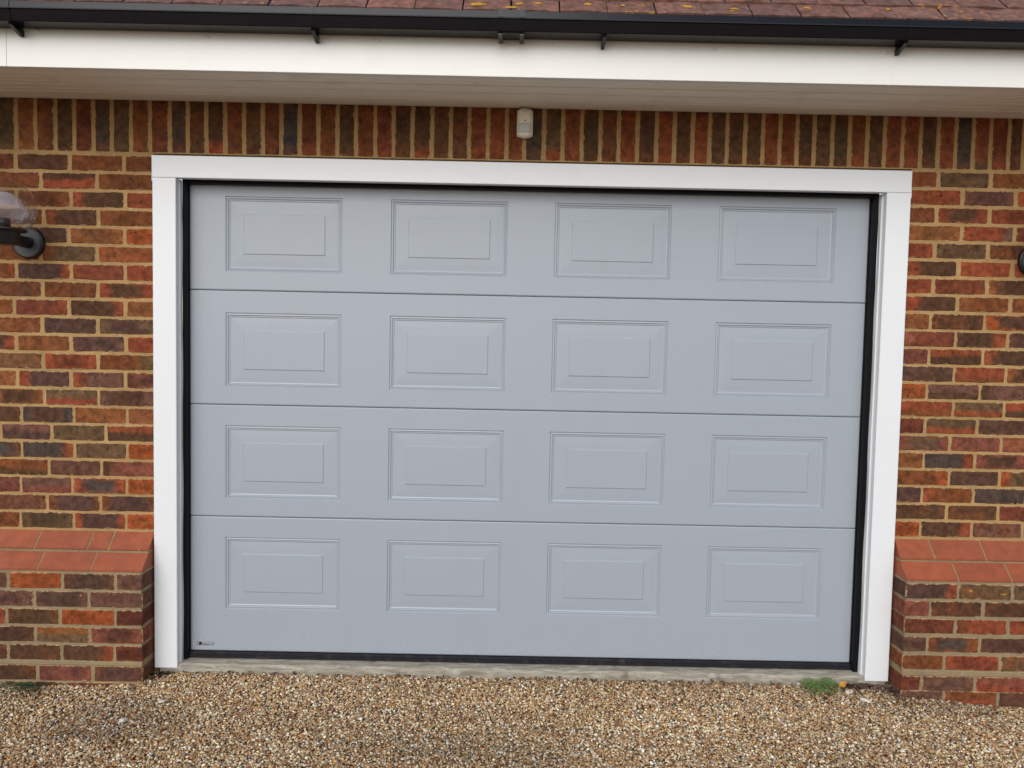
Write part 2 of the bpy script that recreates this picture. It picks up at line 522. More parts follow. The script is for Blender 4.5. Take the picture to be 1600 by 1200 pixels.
# ------------------------------------------------------------------ brick tables: joint positions (m) and fired tones, row by row from the top
LEFT=[
 ([-2.0329, -1.8124, -1.5897], 'r D BD~ B'),
 ([-1.9308, -1.7017], 'BD~ RDt B'),
 ([-2.0309, -1.8078, -1.5878], 'B B DRl R'),
 ([-1.9203, -1.6968], 'B DRl B'),
 ([-2.0372, -1.8185, -1.5905], 'B PD~ A O'),
 ([-1.9346, -1.7043], 'B LRl RA~'),
 ([-2.036, -1.8109, -1.5878], 'BRe PRr rRe R'),
 ([-1.929, -1.7027], 'DB~ BD~ RDc'),
 ([-2.0465, -1.8208, -1.5896], 'B rRr DRr A'),
 ([-1.9321, -1.704], 'BA~ PD~ LPc'),
 ([-2.0403, -1.8149, -1.5865], 'PRr AB~ K R'),
 ([-1.9298, -1.7041], 'LA~ R BLr'),
 ([-2.0383, -1.8156, -1.5896], 'A PRl KRl Q'),
 ([-1.9262, -1.7033], 'ADc LRb KDc'),
 ([-2.0228, -1.8054, -1.5843], 'DB~ GDc AB~ A'),
 ([-2.1099, -1.8978, -1.6739], 'D PKt LD~ DRt'),
 ([-2.0228, -1.804, -1.5853], 'G GRr LB~ O'),
 ([-1.9122, -1.6932], 'BDb KD~ QDl'),
 ([-2.0291, -1.814, -1.5884], 'rK~ KQb RGc O'),
 ([-1.9203, -1.6987], 'KB~ PBe PBe'),
 ([-2.0333, -1.8092, -1.5915], 'B L PRe O'),
]
RIGHT=[
 ([1.7331, 1.9485], 'BR~ LD~ B'),
 ([1.8375, 2.0541], 'RB~ P O'),
 ([1.7332, 1.9501], 'rB~ RDc R'),
 ([1.8408, 2.0579], 'A RKr r'),
 ([1.7321, 1.9516], 'R DL~ DB~'),
 ([1.8345, 2.0555], 'DRl ROl R'),
 ([1.7339, 1.9551], 'R rB~ DAl'),
 ([1.8377, 2.0551], 'DRl BAl B'),
 ([1.7297, 1.9524], 'A DB~ ODc'),
 ([1.8368, 2.0526], 'rQl DRr P'),
 ([1.7314, 1.9538], 'Q DRt DRl'),
 ([1.8379, 2.0529], 'PD~ RBb ADc'),
 ([1.728, 1.9488], 'O KDb KDl'),
 ([1.841, 2.0545], 'RBb LRb DRt'),
 ([1.7288, 1.9459], 'r LRb PD~'),
 ([1.8358, 2.0489], 'QLc Q AQ~'),
 ([1.7296, 1.9442], 'A GRr QDc'),
 ([1.8389, 2.0504], 'BOr PD~ LOl'),
 ([1.7282, 1.9442], 'P BRl GP~'),
 ([1.8362, 2.0526], 'DB~ DB~ r'),
 ([1.7282, 1.944, 2.1591], 'O DRr KB~ K'),
]
PL = [([-2.0148, -1.7949, -1.5814], 'G O P K'), ([-1.909, -1.6889], 'K K K'), ([-2.0235, -1.8063, -1.5826], 'R D O r'), ([-1.9077, -1.687], 'D LAt Q'), ([-2.0192, -1.8015, -1.5869], 'D DB~ DRr r'), ([-1.9001, -1.6755], 'D Q P'), ([-2.0411, -1.7934], 'D D Br~')]

PR = [([1.835, 2.0568], 'PRr LA~ LG~'), ([1.7241, 1.9407], 'Q DB~ D'), ([1.8313, 2.0457], 'rD~ RBl R'), ([1.719, 1.9333], 'K BGc P'), ([1.7929, 2.0198], 'B R LA~'), ([1.7034, 1.9237], 'r K QRb'), ([1.798, 2.0198], 'K BRb DK~'), ([1.7020, 1.9210, 2.1380], 'Q R RDb R')]
SOLD = [-2.0287, -1.9495, -1.8684, -1.7925, -1.7145, -1.6399, -1.5613, -1.4853, -1.4041, -1.3313, -1.256, -1.1786, -1.102, -1.0259, -0.9511, -0.8764, -0.7997, -0.7229, -0.6468, -0.5688, -0.494, -0.4172, -0.3378, -0.2616, -0.1861, -0.11, -0.0338, 0.0378, 0.1179, 0.1948, 0.2723, 0.3478, 0.4221, 0.499, 0.5759, 0.6489, 0.7239, 0.7936, 0.864, 0.9371, 1.0108, 1.0793, 1.1491, 1.2195, 1.2932, 1.3644, 1.4362, 1.5066, 1.5804, 1.6535, 1.7254, 1.7972, 1.869, 1.9396, 2.0147, 2.0735]

SOLDC = "L A BD~ D R G LD~ BD~ rD~ P DB~ DRr rD~ DB~ rD~ G R BA~ D B R D DRr D DB~ rB~ RB~ rD~ G LRr R D DB~ R D RB~ D Rrl DL~ D D R R D DL~ D R D R R D R G RLr R D B"

# ------------------------------------------------------------------ the ground
def ss(a, b, x):
    t = np.clip((x-a)/(b-a), 0, 1)
    return t*t*(3-2*t)
def ground_z(x, y):
    x = np.asarray(x, float); y = np.asarray(y, float)
    z = -0.052 - 0.020*ss(0.03, 0.45, -y)
    z = z - 0.016*ss(-1.35, -1.75, x) if False else z - 0.016*ss(1.35, 1.75, -x)
    z = z - 0.036*ss(1.62, 2.15, x)
    z = z + 0.004*np.sin(x*3.1+1.0)*np.sin(y*4.3) + 0.002*np.sin(x*9.7)*np.cos(y*8.1)
    return z
xs = np.concatenate([[-400, -120, -40, -15, -7, -4.5], np.linspace(-3, 3, 61), [4.5, 7, 15, 40, 120, 400]])
ys = np.concatenate([[-400, -120, -40, -15, -8, -5.5, -4], np.linspace(-3, 0.1, 32), [0.5, 2, 8, 40, 300]])
V = []; F = []
for yv in ys:
    for xv in xs:
        far = max(abs(xv)-3, -3-yv, yv-0.2, 0)
        V.append((xv, yv, float(ground_z(xv, min(yv, 0.0)))-0.006-min(far, 1.0)*0.02))
nx = len(xs)
for j in range(len(ys)-1):
    for i in range(nx-1):
        F.append((j*nx+i, j*nx+i+1, (j+1)*nx+i+1, (j+1)*nx+i))
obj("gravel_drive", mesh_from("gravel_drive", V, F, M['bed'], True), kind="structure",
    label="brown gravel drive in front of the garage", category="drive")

def stones(n, x0, x1, y0, y1, rmin, rmax, cols, probs, lift):
    t = (1+5**0.5)/2
    base = np.array([(-1, t, 0), (1, t, 0), (-1, -t, 0), (1, -t, 0), (0, -1, t), (0, 1, t), (0, -1, -t), (0, 1, -t), (t, 0, -1), (t, 0, 1), (-t, 0, -1), (-t, 0, 1)])
    base /= np.linalg.norm(base[0])
    tri = np.array([(0, 11, 5), (0, 5, 1), (0, 1, 7), (0, 7, 10), (0, 10, 11), (1, 5, 9), (5, 11, 4), (11, 10, 2), (10, 7, 6), (7, 1, 8), (3, 9, 4), (3, 4, 2), (3, 2, 6), (3, 6, 8), (3, 8, 9), (4, 9, 5), (2, 4, 11), (6, 2, 10), (8, 6, 7), (9, 8, 1)])
    px_ = rng.uniform(x0, x1, n); py_ = rng.uniform(y0, y1, n)
    # keep out of walls, plinths and the concrete sill
    keep = np.ones(n, bool)
    keep &= ~((px_ < -1.478) & (py_ > -0.118))
    keep &= ~((px_ > 1.630) & (py_ > -0.118))
    keep &= ~((px_ > -1.44) & (px_ < 1.60) & (py_ > -0.018))
    keep &= py_ < -0.004
    px_, py_ = px_[keep], py_[keep]; n = len(px_)
    r = rmin+(rmax-rmin)*rng.beta(1.6, 3.0, n)
    sc3 = np.stack([r*rng.uniform(0.9, 1.55, n), r*rng.uniform(0.7, 1.1, n), r*rng.uniform(0.45, 0.85, n)], 1)
    jit = rng.uniform(0.72, 1.22, (n, 12, 1))
    v = base[None]*jit*sc3[:, None, :]
    a = rng.uniform(0, 2*np.pi, n); tl = rng.normal(0, 0.45, n); tl2 = rng.normal(0, 0.45, n)
    ca, sa, ct, st, cu, su = np.cos(a), np.sin(a), np.cos(tl), np.sin(tl), np.cos(tl2), np.sin(tl2)
    Rz = np.zeros((n, 3, 3)); Rz[:, 0, 0] = ca; Rz[:, 0, 1] = -sa; Rz[:, 1, 0] = sa; Rz[:, 1, 1] = ca; Rz[:, 2, 2] = 1
    Rx = np.zeros((n, 3, 3)); Rx[:, 0, 0] = 1; Rx[:, 1, 1] = ct; Rx[:, 1, 2] = -st; Rx[:, 2, 1] = st; Rx[:, 2, 2] = ct
    Ry = np.zeros((n, 3, 3)); Ry[:, 1, 1] = 1; Ry[:, 0, 0] = cu; Ry[:, 0, 2] = su; Ry[:, 2, 0] = -su; Ry[:, 2, 2] = cu
    v = np.einsum('nij,nkj->nki', Rz@Rx@Ry, v)
    pz = ground_z(px_, py_) + rng.uniform(-0.004, lift, n)
    v += np.stack([px_, py_, pz], 1)[:, None, :]
    ci = rng.choice(len(cols), n, p=probs)
    cc = np.array(cols)[ci]*rng.uniform(0.72, 1.25, (n, 1))
    # damp, dirt-filled patches and paler raked ones
    f = np.zeros(n)
    for _ in range(9):
        kx, ky, ph = rng.uniform(-7, 7), rng.uniform(-11, 11), rng.uniform(0, 6.28)
        f += np.sin(px_*kx+py_*ky+ph)
    f /= 3.0
    dk = ss(0.35, 1.5, f)*rng.uniform(0.3, 1.0, n)
    cc = cc*(1-dk[:, None])+(cc*np.array([0.60, 0.60, 0.63]))*dk[:, None]
    cc = cc*(1+0.16*ss(0.3, 1.6, -f))[:, None]
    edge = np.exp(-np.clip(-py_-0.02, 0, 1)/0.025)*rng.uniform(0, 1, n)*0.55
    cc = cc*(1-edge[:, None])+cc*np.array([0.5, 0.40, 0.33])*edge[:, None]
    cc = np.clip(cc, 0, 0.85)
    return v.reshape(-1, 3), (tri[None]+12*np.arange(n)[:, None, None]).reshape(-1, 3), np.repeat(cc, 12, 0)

SCOLS = [(0.46, 0.33, 0.20), (0.33, 0.20, 0.105), (0.235, 0.125, 0.065), (0.62, 0.52, 0.38), (0.41, 0.215, 0.075), (0.30, 0.25, 0.20), (0.74, 0.68, 0.58), (0.09, 0.07, 0.06), (0.25, 0.10, 0.06)]
SCOLS = [(min(.78, a*1.24), min(.72, b*1.25), min(.62, c*1.17)) for a, b, c in SCOLS]
SPROB = [0.25, 0.22, 0.14, 0.14, 0.07, 0.08, 0.05, 0.03, 0.02]
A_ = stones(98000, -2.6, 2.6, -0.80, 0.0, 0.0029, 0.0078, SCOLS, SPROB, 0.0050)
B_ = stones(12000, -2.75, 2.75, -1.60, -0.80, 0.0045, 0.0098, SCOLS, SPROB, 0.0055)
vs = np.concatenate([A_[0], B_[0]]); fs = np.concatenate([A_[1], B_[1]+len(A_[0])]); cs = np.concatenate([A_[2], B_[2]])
me = bpy.data.meshes.new("gravel")
me.vertices.add(len(vs)); me.vertices.foreach_set("co", vs.astype(np.float32).ravel())
me.loops.add(len(fs)*3); me.loops.foreach_set("vertex_index", fs.astype(np.int32).ravel())
me.polygons.add(len(fs)); me.polygons.foreach_set("loop_start", np.arange(0, len(fs)*3, 3, dtype=np.int32))
me.polygons.foreach_set("loop_total", np.full(len(fs), 3, np.int32))
at_ = me.attributes.new("stone_colour", 'FLOAT_COLOR', 'POINT')
at_.data.foreach_set("color", np.concatenate([cs, np.ones((len(cs), 1))], 1).astype(np.float32).ravel())
me.materials.append(M['stone']); me.update(calc_edges=True)
obj("gravel", me, kind="stuff", label="loose tan and white flint gravel covering the drive", category="gravel")

# ------------------------------------------------------------------ brick wall
TONES = dict(S=(0.210, 0.062, 0.027), T=(0.098, 0.050, 0.026), R=(0.240, 0.060, 0.028), r=(0.160, 0.046, 0.026), B=(0.180, 0.060, 0.023), O=(0.30, 0.075, 0.024), A=(0.235, 0.085, 0.032),
             D=(0.088, 0.043, 0.024), P=(0.092, 0.048, 0.037), G=(0.074, 0.052, 0.042), L=(0.125, 0.073, 0.038), K=(0.142, 0.068, 0.047), Q=(0.205, 0.068, 0.043))

def brick_mesh(name, half_len, half_h, depth, seed, nl=5):
    """A hand-made brick: a slightly wavy, round-cornered face with an eased arris; front towards -y at y = 0."""
    r = random.Random(seed)
    rc = 0.005
    pts = []
    for k in range(nl):
        pts.append((-half_len+rc+(2*half_len-2*rc)*k/(nl-1), -half_h))
    pts.append((half_len, -half_h+rc)); pts.append((half_len, half_h-rc))
    for k in range(nl):
        pts.append((half_len-rc-(2*half_len-2*rc)*k/(nl-1), half_h))
    pts.append((-half_len, half_h-rc)); pts.append((-half_len, -half_h+rc))
    out = [(x+r.uniform(-.0018, .0018), z+r.uniform(-.0021, .0021)) for x, z in pts]
    n = len(out)
    ins = [(x*(1-0.0045/half_len), z*(1-0.0035/half_h)) for x, z in out]
    v = [(x, r.uniform(-.0004, .0003), z) for x, z in ins] + [(x, 0.0030+r.uniform(-.0008, .0008), z) for x, z in out] + [(x, depth, z) for x, z in out]
    f = [tuple(range(n))]
    for k in range(n):
        j = (k+1) % n
        f.append((k+n, j+n, j, k)); f.append((k+2*n, j+2*n, j+n, k+n))
    return mesh_from(name, v, f, M['brick'])

STRETCH = [brick_mesh("brick_face", 0.1075, 0.032, 0.060, 100+i) for i in range(10)]
HALF = [brick_mesh("half_brick_face", 0.0510, 0.032, 0.060, 200+i, 3) for i in range(6)]
DEEP = [brick_mesh("plinth_brick_face", 0.1075, 0.032, 0.104, 300+i) for i in range(6)]
DEEPH = [brick_mesh("plinth_half_brick_face", 0.0510, 0.032, 0.104, 400+i, 3) for i in range(4)]
SOLD_M = [brick_mesh("soldier_brick_face", 0.1075, 0.032, 0.060, 500+i) for i in range(8)]

def tone_brick(o, code):
    ta = TONES[code[0]]
    k = rnd.uniform(0.90, 1.10)
    ta = tuple(x*k for x in ta)
    pat = code[2] if len(code) > 2 else '.'
    if len(code) > 1:
        tb = TONES[code[1]]
    else:
        q = rnd.uniform(0.52, 0.80)
        tb = (ta[0]*q, ta[1]*q*1.08, ta[2]*q*1.15)
    a = b_ = c_ = e_ = 0.0
    d = rnd.uniform(-0.25, 0.05)
    if len(code) == 1:
        c_, d = -1.0, rnd.uniform(0.25, 0.75)
        if code[0] in "DPGT":                    # dark fire-skin with a red-brown rim where the bricks touched in the kiln
            tb = tuple(x*rnd.uniform(0.9, 1.05) for x in ta)
            ta = tuple(0.55*x+0.45*y for x, y in zip(ta, TONES["B"]))
            c_, d = -1.5, rnd.uniform(0.95, 1.35)
    if pat == 'l': a, d = -1.6, -0.95
    elif pat == 'r': a, d = 1.6, -0.95
    elif pat == 't': b_, a, d = 1.5, rnd.uniform(-.3, .3), -0.15
    elif pat == 'b': b_, a, d = -1.5, rnd.uniform(-.3, .3), -0.25
    elif pat == 'c': c_, d = -1.9, 1.15
    elif pat == 'e': e_, d = 2.2, -1.7
    tb = tuple(x*rnd.uniform(0.92, 1.08) for x in tb)
    o["tone_a"] = [*ta, 1.0]; o["tone_b"] = [*tb, 1.0]
    o["mask_slope"] = [a, b_, c_]; o["mask_level"] = [e_, d, rnd.uniform(-40, 40)]

def lay(parent, name, full, half, x0, x1, y, ztop, h, code, vertical=False):
    w_ = x1-x0
    long_ = w_ > 0.155
    me_ = rnd.choice(full if long_ else half)
    o = bpy.data.objects.new(name, me_)
    flip = rnd.random() < 0.5 and len(code) < 3
    o.location = ((x0+x1)/2, y+rnd.uniform(-.0007, .0007), ztop-h/2)
    o.scale = (w_/(0.215 if long_ else 0.102), 1, h/0.064)
    o.rotation_euler = (rnd.gauss(0, .004), rnd.gauss(0, .0035), rnd.gauss(0, .0025))
    tone_brick(o, code)
    return link(o, parent)

wall = thing("brick_wall", "mottled red and brown brick wall round the garage door with a soldier course under the eaves", "wall", (0, 0, 0))
XL, XR = -2.95, 3.05
RND = ["B", "D", "R", "DB~", "K", "rK~", "PRr", "DRl", "BDc", "A"]
def side_bounds(perps, codes, edge, left):
    """x spans and codes from the tabulated joints, carried on past the picture's edge."""
    codes = codes.split()
    if left:
        b_ = list(perps)+[edge]
        codes = codes[:]
        while b_[0] > XL+0.03:
            b_.insert(0, b_[0]-0.222)
        b_[0] = XL                          # flush corner of the building
        if b_[1]-b_[0] < 0.05: b_.pop(1)
        while len(codes) < len(b_)-1:
            codes.insert(0, rnd.choice(RND))
    else:
        b_ = [edge]+list(perps)
        while b_[-1] < XR-0.03:
            b_.append(b_[-1]+0.219)
        b_[-1] = XR
        if b_[-1]-b_[-2] < 0.05: b_.pop(-2)
        while len(codes) < len(b_)-1:
            codes.append(rnd.choice(RND))
    return list(zip(b_[:-1], b_[1:])), codes

for k, (perps, codes) in enumerate(LEFT):
    sp, cs_ = side_bounds(perps, codes, -1.4712, True)
    j = 0.0125 if k < 13 else 0.0085
    zt = 2.088-0.07371*k
    for (a, b_), cd in zip(sp, cs_):
        lay(wall, "brick", STRETCH, HALF, a+j/2, (b_-j/2) if b_ != -1.4712 else b_, 0.0, zt, 0.0640 if k < 13 else 0.0655, cd)
for k, (perps, codes) in enumerate(RIGHT):
    sp, cs_ = side_bounds(perps, codes, 1.6215, False)
    j = 0.0140 if k < 8 else 0.0085
    zt = 2.0902-0.07217*k
    for (a, b_), cd in zip(sp, cs_):
        lay(wall, "brick", STRETCH, HALF, a if a == 1.6215 else a+j/2, b_-j/2, 0.0, zt, 0.0615 if k < 8 else 0.0635, cd)

# soldier course
b_ = list(SOLD)
while b_[0] > XL: b_.insert(0, b_[0]-0.0775)
while b_[-1] < XR-0.02: b_.append(b_[-1]+0.073)
cl = (["D", "B"]*10)
pre = sum(1 for v in b_ if v < SOLD[0]-1e-6)-1
codes = (["B", "DB~", "rD~", "D", "A"]*4)[:max(pre, 0)][::-1] + SOLDC.split()
while len(codes) < len(b_)-1: codes.append(rnd.choice(["R", "D", "rD~"]))
for (a, c_), cd in zip(zip(b_[:-1], b_[1:]), codes):
    me_ = rnd.choice(SOLD_M)
    o = bpy.data.objects.new("soldier_brick", me_)
    j = 0.0135
    o.location = ((a+c_)/2, rnd.uniform(-.0007, .0007), 2.2085)
    o.rotation_euler = (0, math.pi/2+rnd.gauss(0, .004), 0)
    o.scale = (0.2120/0.215, 1, (c_-a-j)/0.064)
    tone_brick(o, {"R": "S", "D": "T", "r": "S"}.get(cd[0], cd[0])+cd[1:])
    link(o, wall)

# plinths
PZL = [0.3912, 0.3174, 0.2436, 0.1698, 0.0960, 0.0103, -0.0590]
PZR = [0.4185, 0.3455, 0.2735, 0.1975, 0.1225, 0.0345, -0.0265, -0.0990]
for k, zt in enumerate(PZL):
    perps, codes = PL[k]
    sp, cs_ = side_bounds(perps, codes, -1.4735, True)
    for (a, c_), cd in zip(sp, cs_):
        lay(wall, "plinth_brick", DEEP, DEEPH, a+.0045, c_ if c_ == -1.4735 else c_-.0045, -0.112, zt, 0.0645, cd)
for k, zt in enumerate(PZR):
    perps, codes = PR[k]
    sp, cs_ = side_bounds(perps, codes, 1.6225, False)
    for (a, c_), cd in zip(sp, cs_):
        lay(wall, "plinth_brick", DEEP, DEEPH, a if a == 1.6225 else a+.0045, c_-.0045, -0.112, zt, 0.0625, cd)

def coping(yb, yf, zt, zl, zb, x0, x1):
    """cant brick: small upright lip, sloping weathering up to the back."""
    prof = [(yf+.0015, zb), (yf, zb+.0015), (yf, zl-.001), (yf+.001, zl), (yb, zt), (yb+.05, zt), (yb+.05, zb)]
    mb = MB().extrude_x(prof, x0, x1)
    o = mb.obj("coping_brick", M['coping'], wall)
    return o
def coping_row(yb, yf, zt, zl, zb, cuts):
    for a, c_ in zip(cuts[:-1], cuts[1:]):
        coping(yb+rnd.uniform(-.0008, .0008), yf+rnd.uniform(-.0008, .0008), zt, zl, zb, a+.0035, c_-.0035)
coping_row(0.0, -0.056, 0.538, 0.4830, 0.4735, [XL, -2.82, -2.60, -2.385, -2.164, -1.943, -1.725, -1.638, -1.4695])
coping_row(-0.056, -0.112, 0.4640, 0.4115, 0.4010, [XL, -2.775, -2.555, -2.335, -2.115, -1.898, -1.683, -1.4695])
coping_row(0.0, -0.056, 0.571, 0.5090, 0.4995, [1.6190, 1.765, 1.979, 2.195, 2.41, 2.625, 2.84, XR])
coping_row(-0.056, -0.112, 0.4920, 0.4385, 0.4280, [1.6190, 1.8356, 2.052, 2.268, 2.485, 2.70, 2.915, XR])

def dab(x, y, z, sx_, sz_, seed):
    r = random.Random(seed); n = 9
    v = [(0, -.0022, 0)]+[(sx_*r.uniform(.5, 1.2)*math.cos(2*math.pi*k/n), 0.0006, sz_*r.uniform(.5, 1.2)*math.sin(2*math.pi*k/n)) for k in range(n)]
    o = obj("lichen_spot", mesh_from("lichen_spot", v, [(0, 1+(k+1) % n, 1+k) for k in range(n)], M['lichen'], True), wall)
    o.location = (x, y, z)
for i, (x, y, z, a, c_) in enumerate(((-1.712, -0.029, 0.512, .004, .007), (-1.718, -0.044, 0.497, .003, .005), (-1.635, -0.0575, 0.4785, .006, .004), (-1.512, -0.0575, 0.4785, .006, .004), (-1.722, -0.113, 0.302, .004, .005),
                                      (1.766, -0.036, 0.532, .004, .008), (1.766, -0.054, 0.512, .006, .005), (1.885, -0.113, 0.392, .010, .006), (2.02, -0.113, 0.380, .016, .004), (1.84, -0.0575, 0.503, .004, .003))):
    dab(x, y, z, a, c_, 40+i)

# mortar: recessed behind the brick faces, its surface a little uneven
def mortar_sheet(mb, x0, x1, z0, z1, y, amp=0.0004, step=0.03):
    nx_ = max(2, int((x1-x0)/step)); nz_ = max(2, int((z1-z0)/step))
    vs_, fs_ = [], []
    for jz in range(nz_+1):
        for ix in range(nx_+1):
            vs_.append((x0+(x1-x0)*ix/nx_, y+rnd.uniform(-amp, amp), z0+(z1-z0)*jz/nz_))
    for jz in range(nz_):
        for ix in range(nx_):
            a = jz*(nx_+1)+ix
            fs_.append((a, a+1, a+nx_+2, a+nx_+1))
    mb.add(vs_, fs_)
MY = 0.0024
mb = MB()
mortar_sheet(mb, XL, -1.4725, 0.40, 2.0990, MY)
mortar_sheet(mb, 1.6228, XR, 0.40, 2.0990, MY)
mortar_sheet(mb, XL, XR, 2.0990, 2.33, MY)
mb.box(XL, -1.4735, 0.006, 0.215, -0.3, 2.0965)
mb.box(1.6238, XR, 0.006, 0.215, -0.3, 2.0965)
mb.box(XL, XR, 0.0065, 0.215, 2.1000, 2.40)
# a thin bed of mortar under the soldiers over the frame
mb.box(-1.4725, 1.6228, 0.0008, 0.0060, 2.0992, 2.1040)
obj("mortar", mesh_from("mortar", mb.v, mb.f, M['mortar']), wall)
mb = MB()
mortar_sheet(mb, XL, -1.4770, -0.30, 0.405, -0.112+.0024)
mortar_sheet(mb, 1.6260, XR, -0.30, 0.432, -0.112+.0024)
mb.box(XL, -1.4768, -0.1065, 0.0, -0.30, 0.4040); mb.box(1.6262, XR, -0.1065, 0.0, -0.30, 0.4310)
mb.box(XL, -1.4740, -0.0535, 0.0, 0.4045, 0.4720); mb.box(1.6238, XR, -0.0535, 0.0, 0.4315, 0.4985)
mb.box(XL, -1.4725, -0.106, -0.0, 0.3915, 0.4005); mb.box(1.6225, XR, -0.106, -0.0, 0.4190, 0.4275)
mb.box(XL, -1.4730, -0.0515, 0.003, 0.4645, 0.4730); mb.box(1.6230, XR, -0.0515, 0.003, 0.4925, 0.4990)
# beds between the coping bricks, just under their weathered faces
for (x0, x1, za, zb_, zc_, zd) in ((XL, -1.4745, 0.5355, 0.4805, 0.4615, 0.4090), (1.6240, XR, 0.5685, 0.5065, 0.4895, 0.4360)):
    mb.extrude_x([(-0.0545, zb_-.006), (-0.0545, zb_), (0.0, za), (0.01, za), (0.01, zb_-.006)], x0, x1)
    mb.extrude_x([(-0.1105, zd-.006), (-0.1105, zd), (-0.056, zc_), (-0.05, zc_), (-0.05, zd-.006)], x0, x1)
# wide levelling joint near the ground
mb.box(XL, -1.4745, -0.1130, -0.10, 0.0120, 0.0305, 0.003); mb.box(1.6235, XR, -0.1130, -0.10, 0.0360, 0.0585, 0.003)
obj("plinth_mortar", mesh_from("plinth_mortar", mb.v, mb.f, M['mortar_low']), wall)

# ------------------------------------------------------------------ white door surround
fr_ = thing("door_frame", "white plastic frame of two jambs and a head board round the grey garage door", "door frame", (0.07, 0, -0.03))
def frame_part(name, mb, mat):
    o = mb.obj(name, mat, fr_)
    o.matrix_parent_inverse = Matrix.Translation((-0.07, 0, 0.03))
    return o
frame_part("head_board", MB().box(-1.4690, 1.6150, -0.0215, 0.012, 1.9995, 2.0885, 0.002), M['white'])
frame_part("jamb", MB().box(-1.4668, -1.3718, -0.0200, 0.012, -0.0320, 1.9993, 0.002), M['white'])
frame_part("jamb", MB().box(1.5166, 1.6145, -0.0200, 0.012, -0.0320, 1.9993, 0.002), M['white'])
# short cover clips where head meets jamb
frame_part("corner_clip", MB().box(-1.4702, -1.4660, -0.0190, 0.010, 1.985, 2.012, 0.001), M['white'])
frame_part("corner_clip", MB().box(1.6135, 1.6172, -0.0190, 0.010, 1.980, 2.014, 0.001), M['white'])
def lining(x_in, x_out):
    """reveal lining with the wavy bead of sealant on its inner edge"""
    mb = MB(); n = 28
    vs_, fs_ = [], []
    for k in range(n+1):
        z = -0.028+(1.999+0.028)*k/n
        wv = 0.0016*math.sin(k*0.9+x_in)
        sgn = 1 if x_in > x_out else -1
        vs_ += [(x_out, 0.0125, z), (x_in, 0.0125, z), (x_in+sgn*wv, 0.034, z), (x_out, 0.034, z)]
    for k in range(n):
        b0 = 4*k
        for q in range(4):
            fs_.append((b0+q, b0+(q+1) % 4, b0+4+(q+1) % 4, b0+4+q))
    fs_ += [(0, 1, 2, 3), (4*n+3, 4*n+2, 4*n+1, 4*n)]
    return MB().add(vs_, fs_)
frame_part("reveal_lining", lining(-1.3675, -1.420), M['white'])
frame_part("reveal_lining", lining(1.5108, 1.570), M['white'])

# ------------------------------------------------------------------ sectional door
door = thing("garage_door", "light grey sectional garage door with four rows of four raised panels", "garage door", (0.07, 0.07, 0.0))
def door_part(name, mb_or_me, mat=None, parent=None, smooth=False):
    me_ = mb_or_me.mesh(name, mat, smooth) if isinstance(mb_or_me, MB) else mb_or_me
    o = obj(name, me_, parent or door)
    if parent is None:
        o.location = (-0.07, -0.07, 0.0)
    return o
DX0, DX1, DY = -1.366, 1.503, 0.07
PCX = [-0.9585, -0.2670, 0.4187, 1.1070]
PW, PH = 0.4885, 0.3125
SECT = [(1.5556, 2.040, 1.7905), (1.0736, 1.5544, 1.3060), (0.5946, 1.0724, 0.8290), (0.0085, 0.5934, 0.3495)]
# embossed panel profile: (inset from the outer edge, height towards the viewer)
PROF = [(0.000, 0.0), (0.0030, -0.0042), (0.0060, -0.0038), (0.0090, -0.0028), (0.0125, -0.0072), (0.0155, -0.0068), (0.0200, -0.0088), (0.0240, -0.0086), (0.0450, -0.0077), (0.0725, -0.0071), (0.0750, -0.0046), (0.0775, -0.0044)]
def panel_mesh():
    v, f = [], []
    for d, h in PROF:
        hw, hh_ = PW/2-d, PH/2-d
        for x, z in ((-hw, -hh_), (hw, -hh_), (hw, hh_), (-hw, hh_)):
            v.append((x, -h, z))
    n = len(PROF)
    for i in range(n-1):
        for k in range(4):
            f.append((4*i+k, 4*i+(k+1) % 4, 4*i+4+(k+1) % 4, 4*i+4+k))
    f.append(tuple(range(4*(n-1), 4*n)))
    return mesh_from("panel", v, f, M['door'])
PM = panel_mesh()
for (z0, z1, zc) in SECT:
    mb = MB()
    hx = [DX0]+[q for c_ in PCX for q in (c_-PW/2, c_+PW/2)]+[DX1]
    hz = [z0+0.006, zc-PH/2, zc+PH/2, z1-0.004]
    vs_, fs_ = [], []
    for zv in hz:
        for xv in hx:
            vs_.append((xv, DY, zv))
    n = len(hx)
    for jz in range(3):
        for ix in range(n-1):
            if jz == 1 and ix % 2 == 1:
                continue
            a = jz*n+ix
            fs_.append((a, a+1, a+n+1, a+n))
    mb.add(vs_, fs_)
    # eased lower and upper edges of the section, turning back into the joint
    for (za, zb_, sgn) in ((z0+0.006, z0, -1), (z1-0.004, z1, 1)):
        rows = [(za, DY), (za+(zb_-za)*0.55, DY+0.0012), (zb_-(zb_-za)*0.08, DY+0.0042), (zb_, DY+0.0085), (zb_, DY+0.040)]
        for (p0, p1) in zip(rows[:-1], rows[1:]):
            q = [(DX0, p0[1], p0[0]), (DX1, p0[1], p0[0]), (DX1, p1[1], p1[0]), (DX0, p1[1], p1[0])]
            mb.add(q, [(0, 1, 2, 3) if sgn > 0 else (3, 2, 1, 0)])
    mb.add([(DX0, DY+.04, z0), (DX1, DY+.04, z0), (DX1, DY+.04, z1), (DX0, DY+.04, z1)], [(3, 2, 1, 0)])
    s_ = door_part("door_section", mesh_from("door_section", mb.v, mb.f, M['door']))
    for c_ in PCX:
        o = bpy.data.objects.new("raised_panel", PM)
        o.location = (c_, DY, zc)
        link(o, s_)
    mbj = MB().box(DX0+.01, DX1-.01, DY+0.012, DY+0.03, z1-0.002, z1+0.005)
    if z1 < 2.0:
        door_part("joint_seal", mbj, M['rubber'])
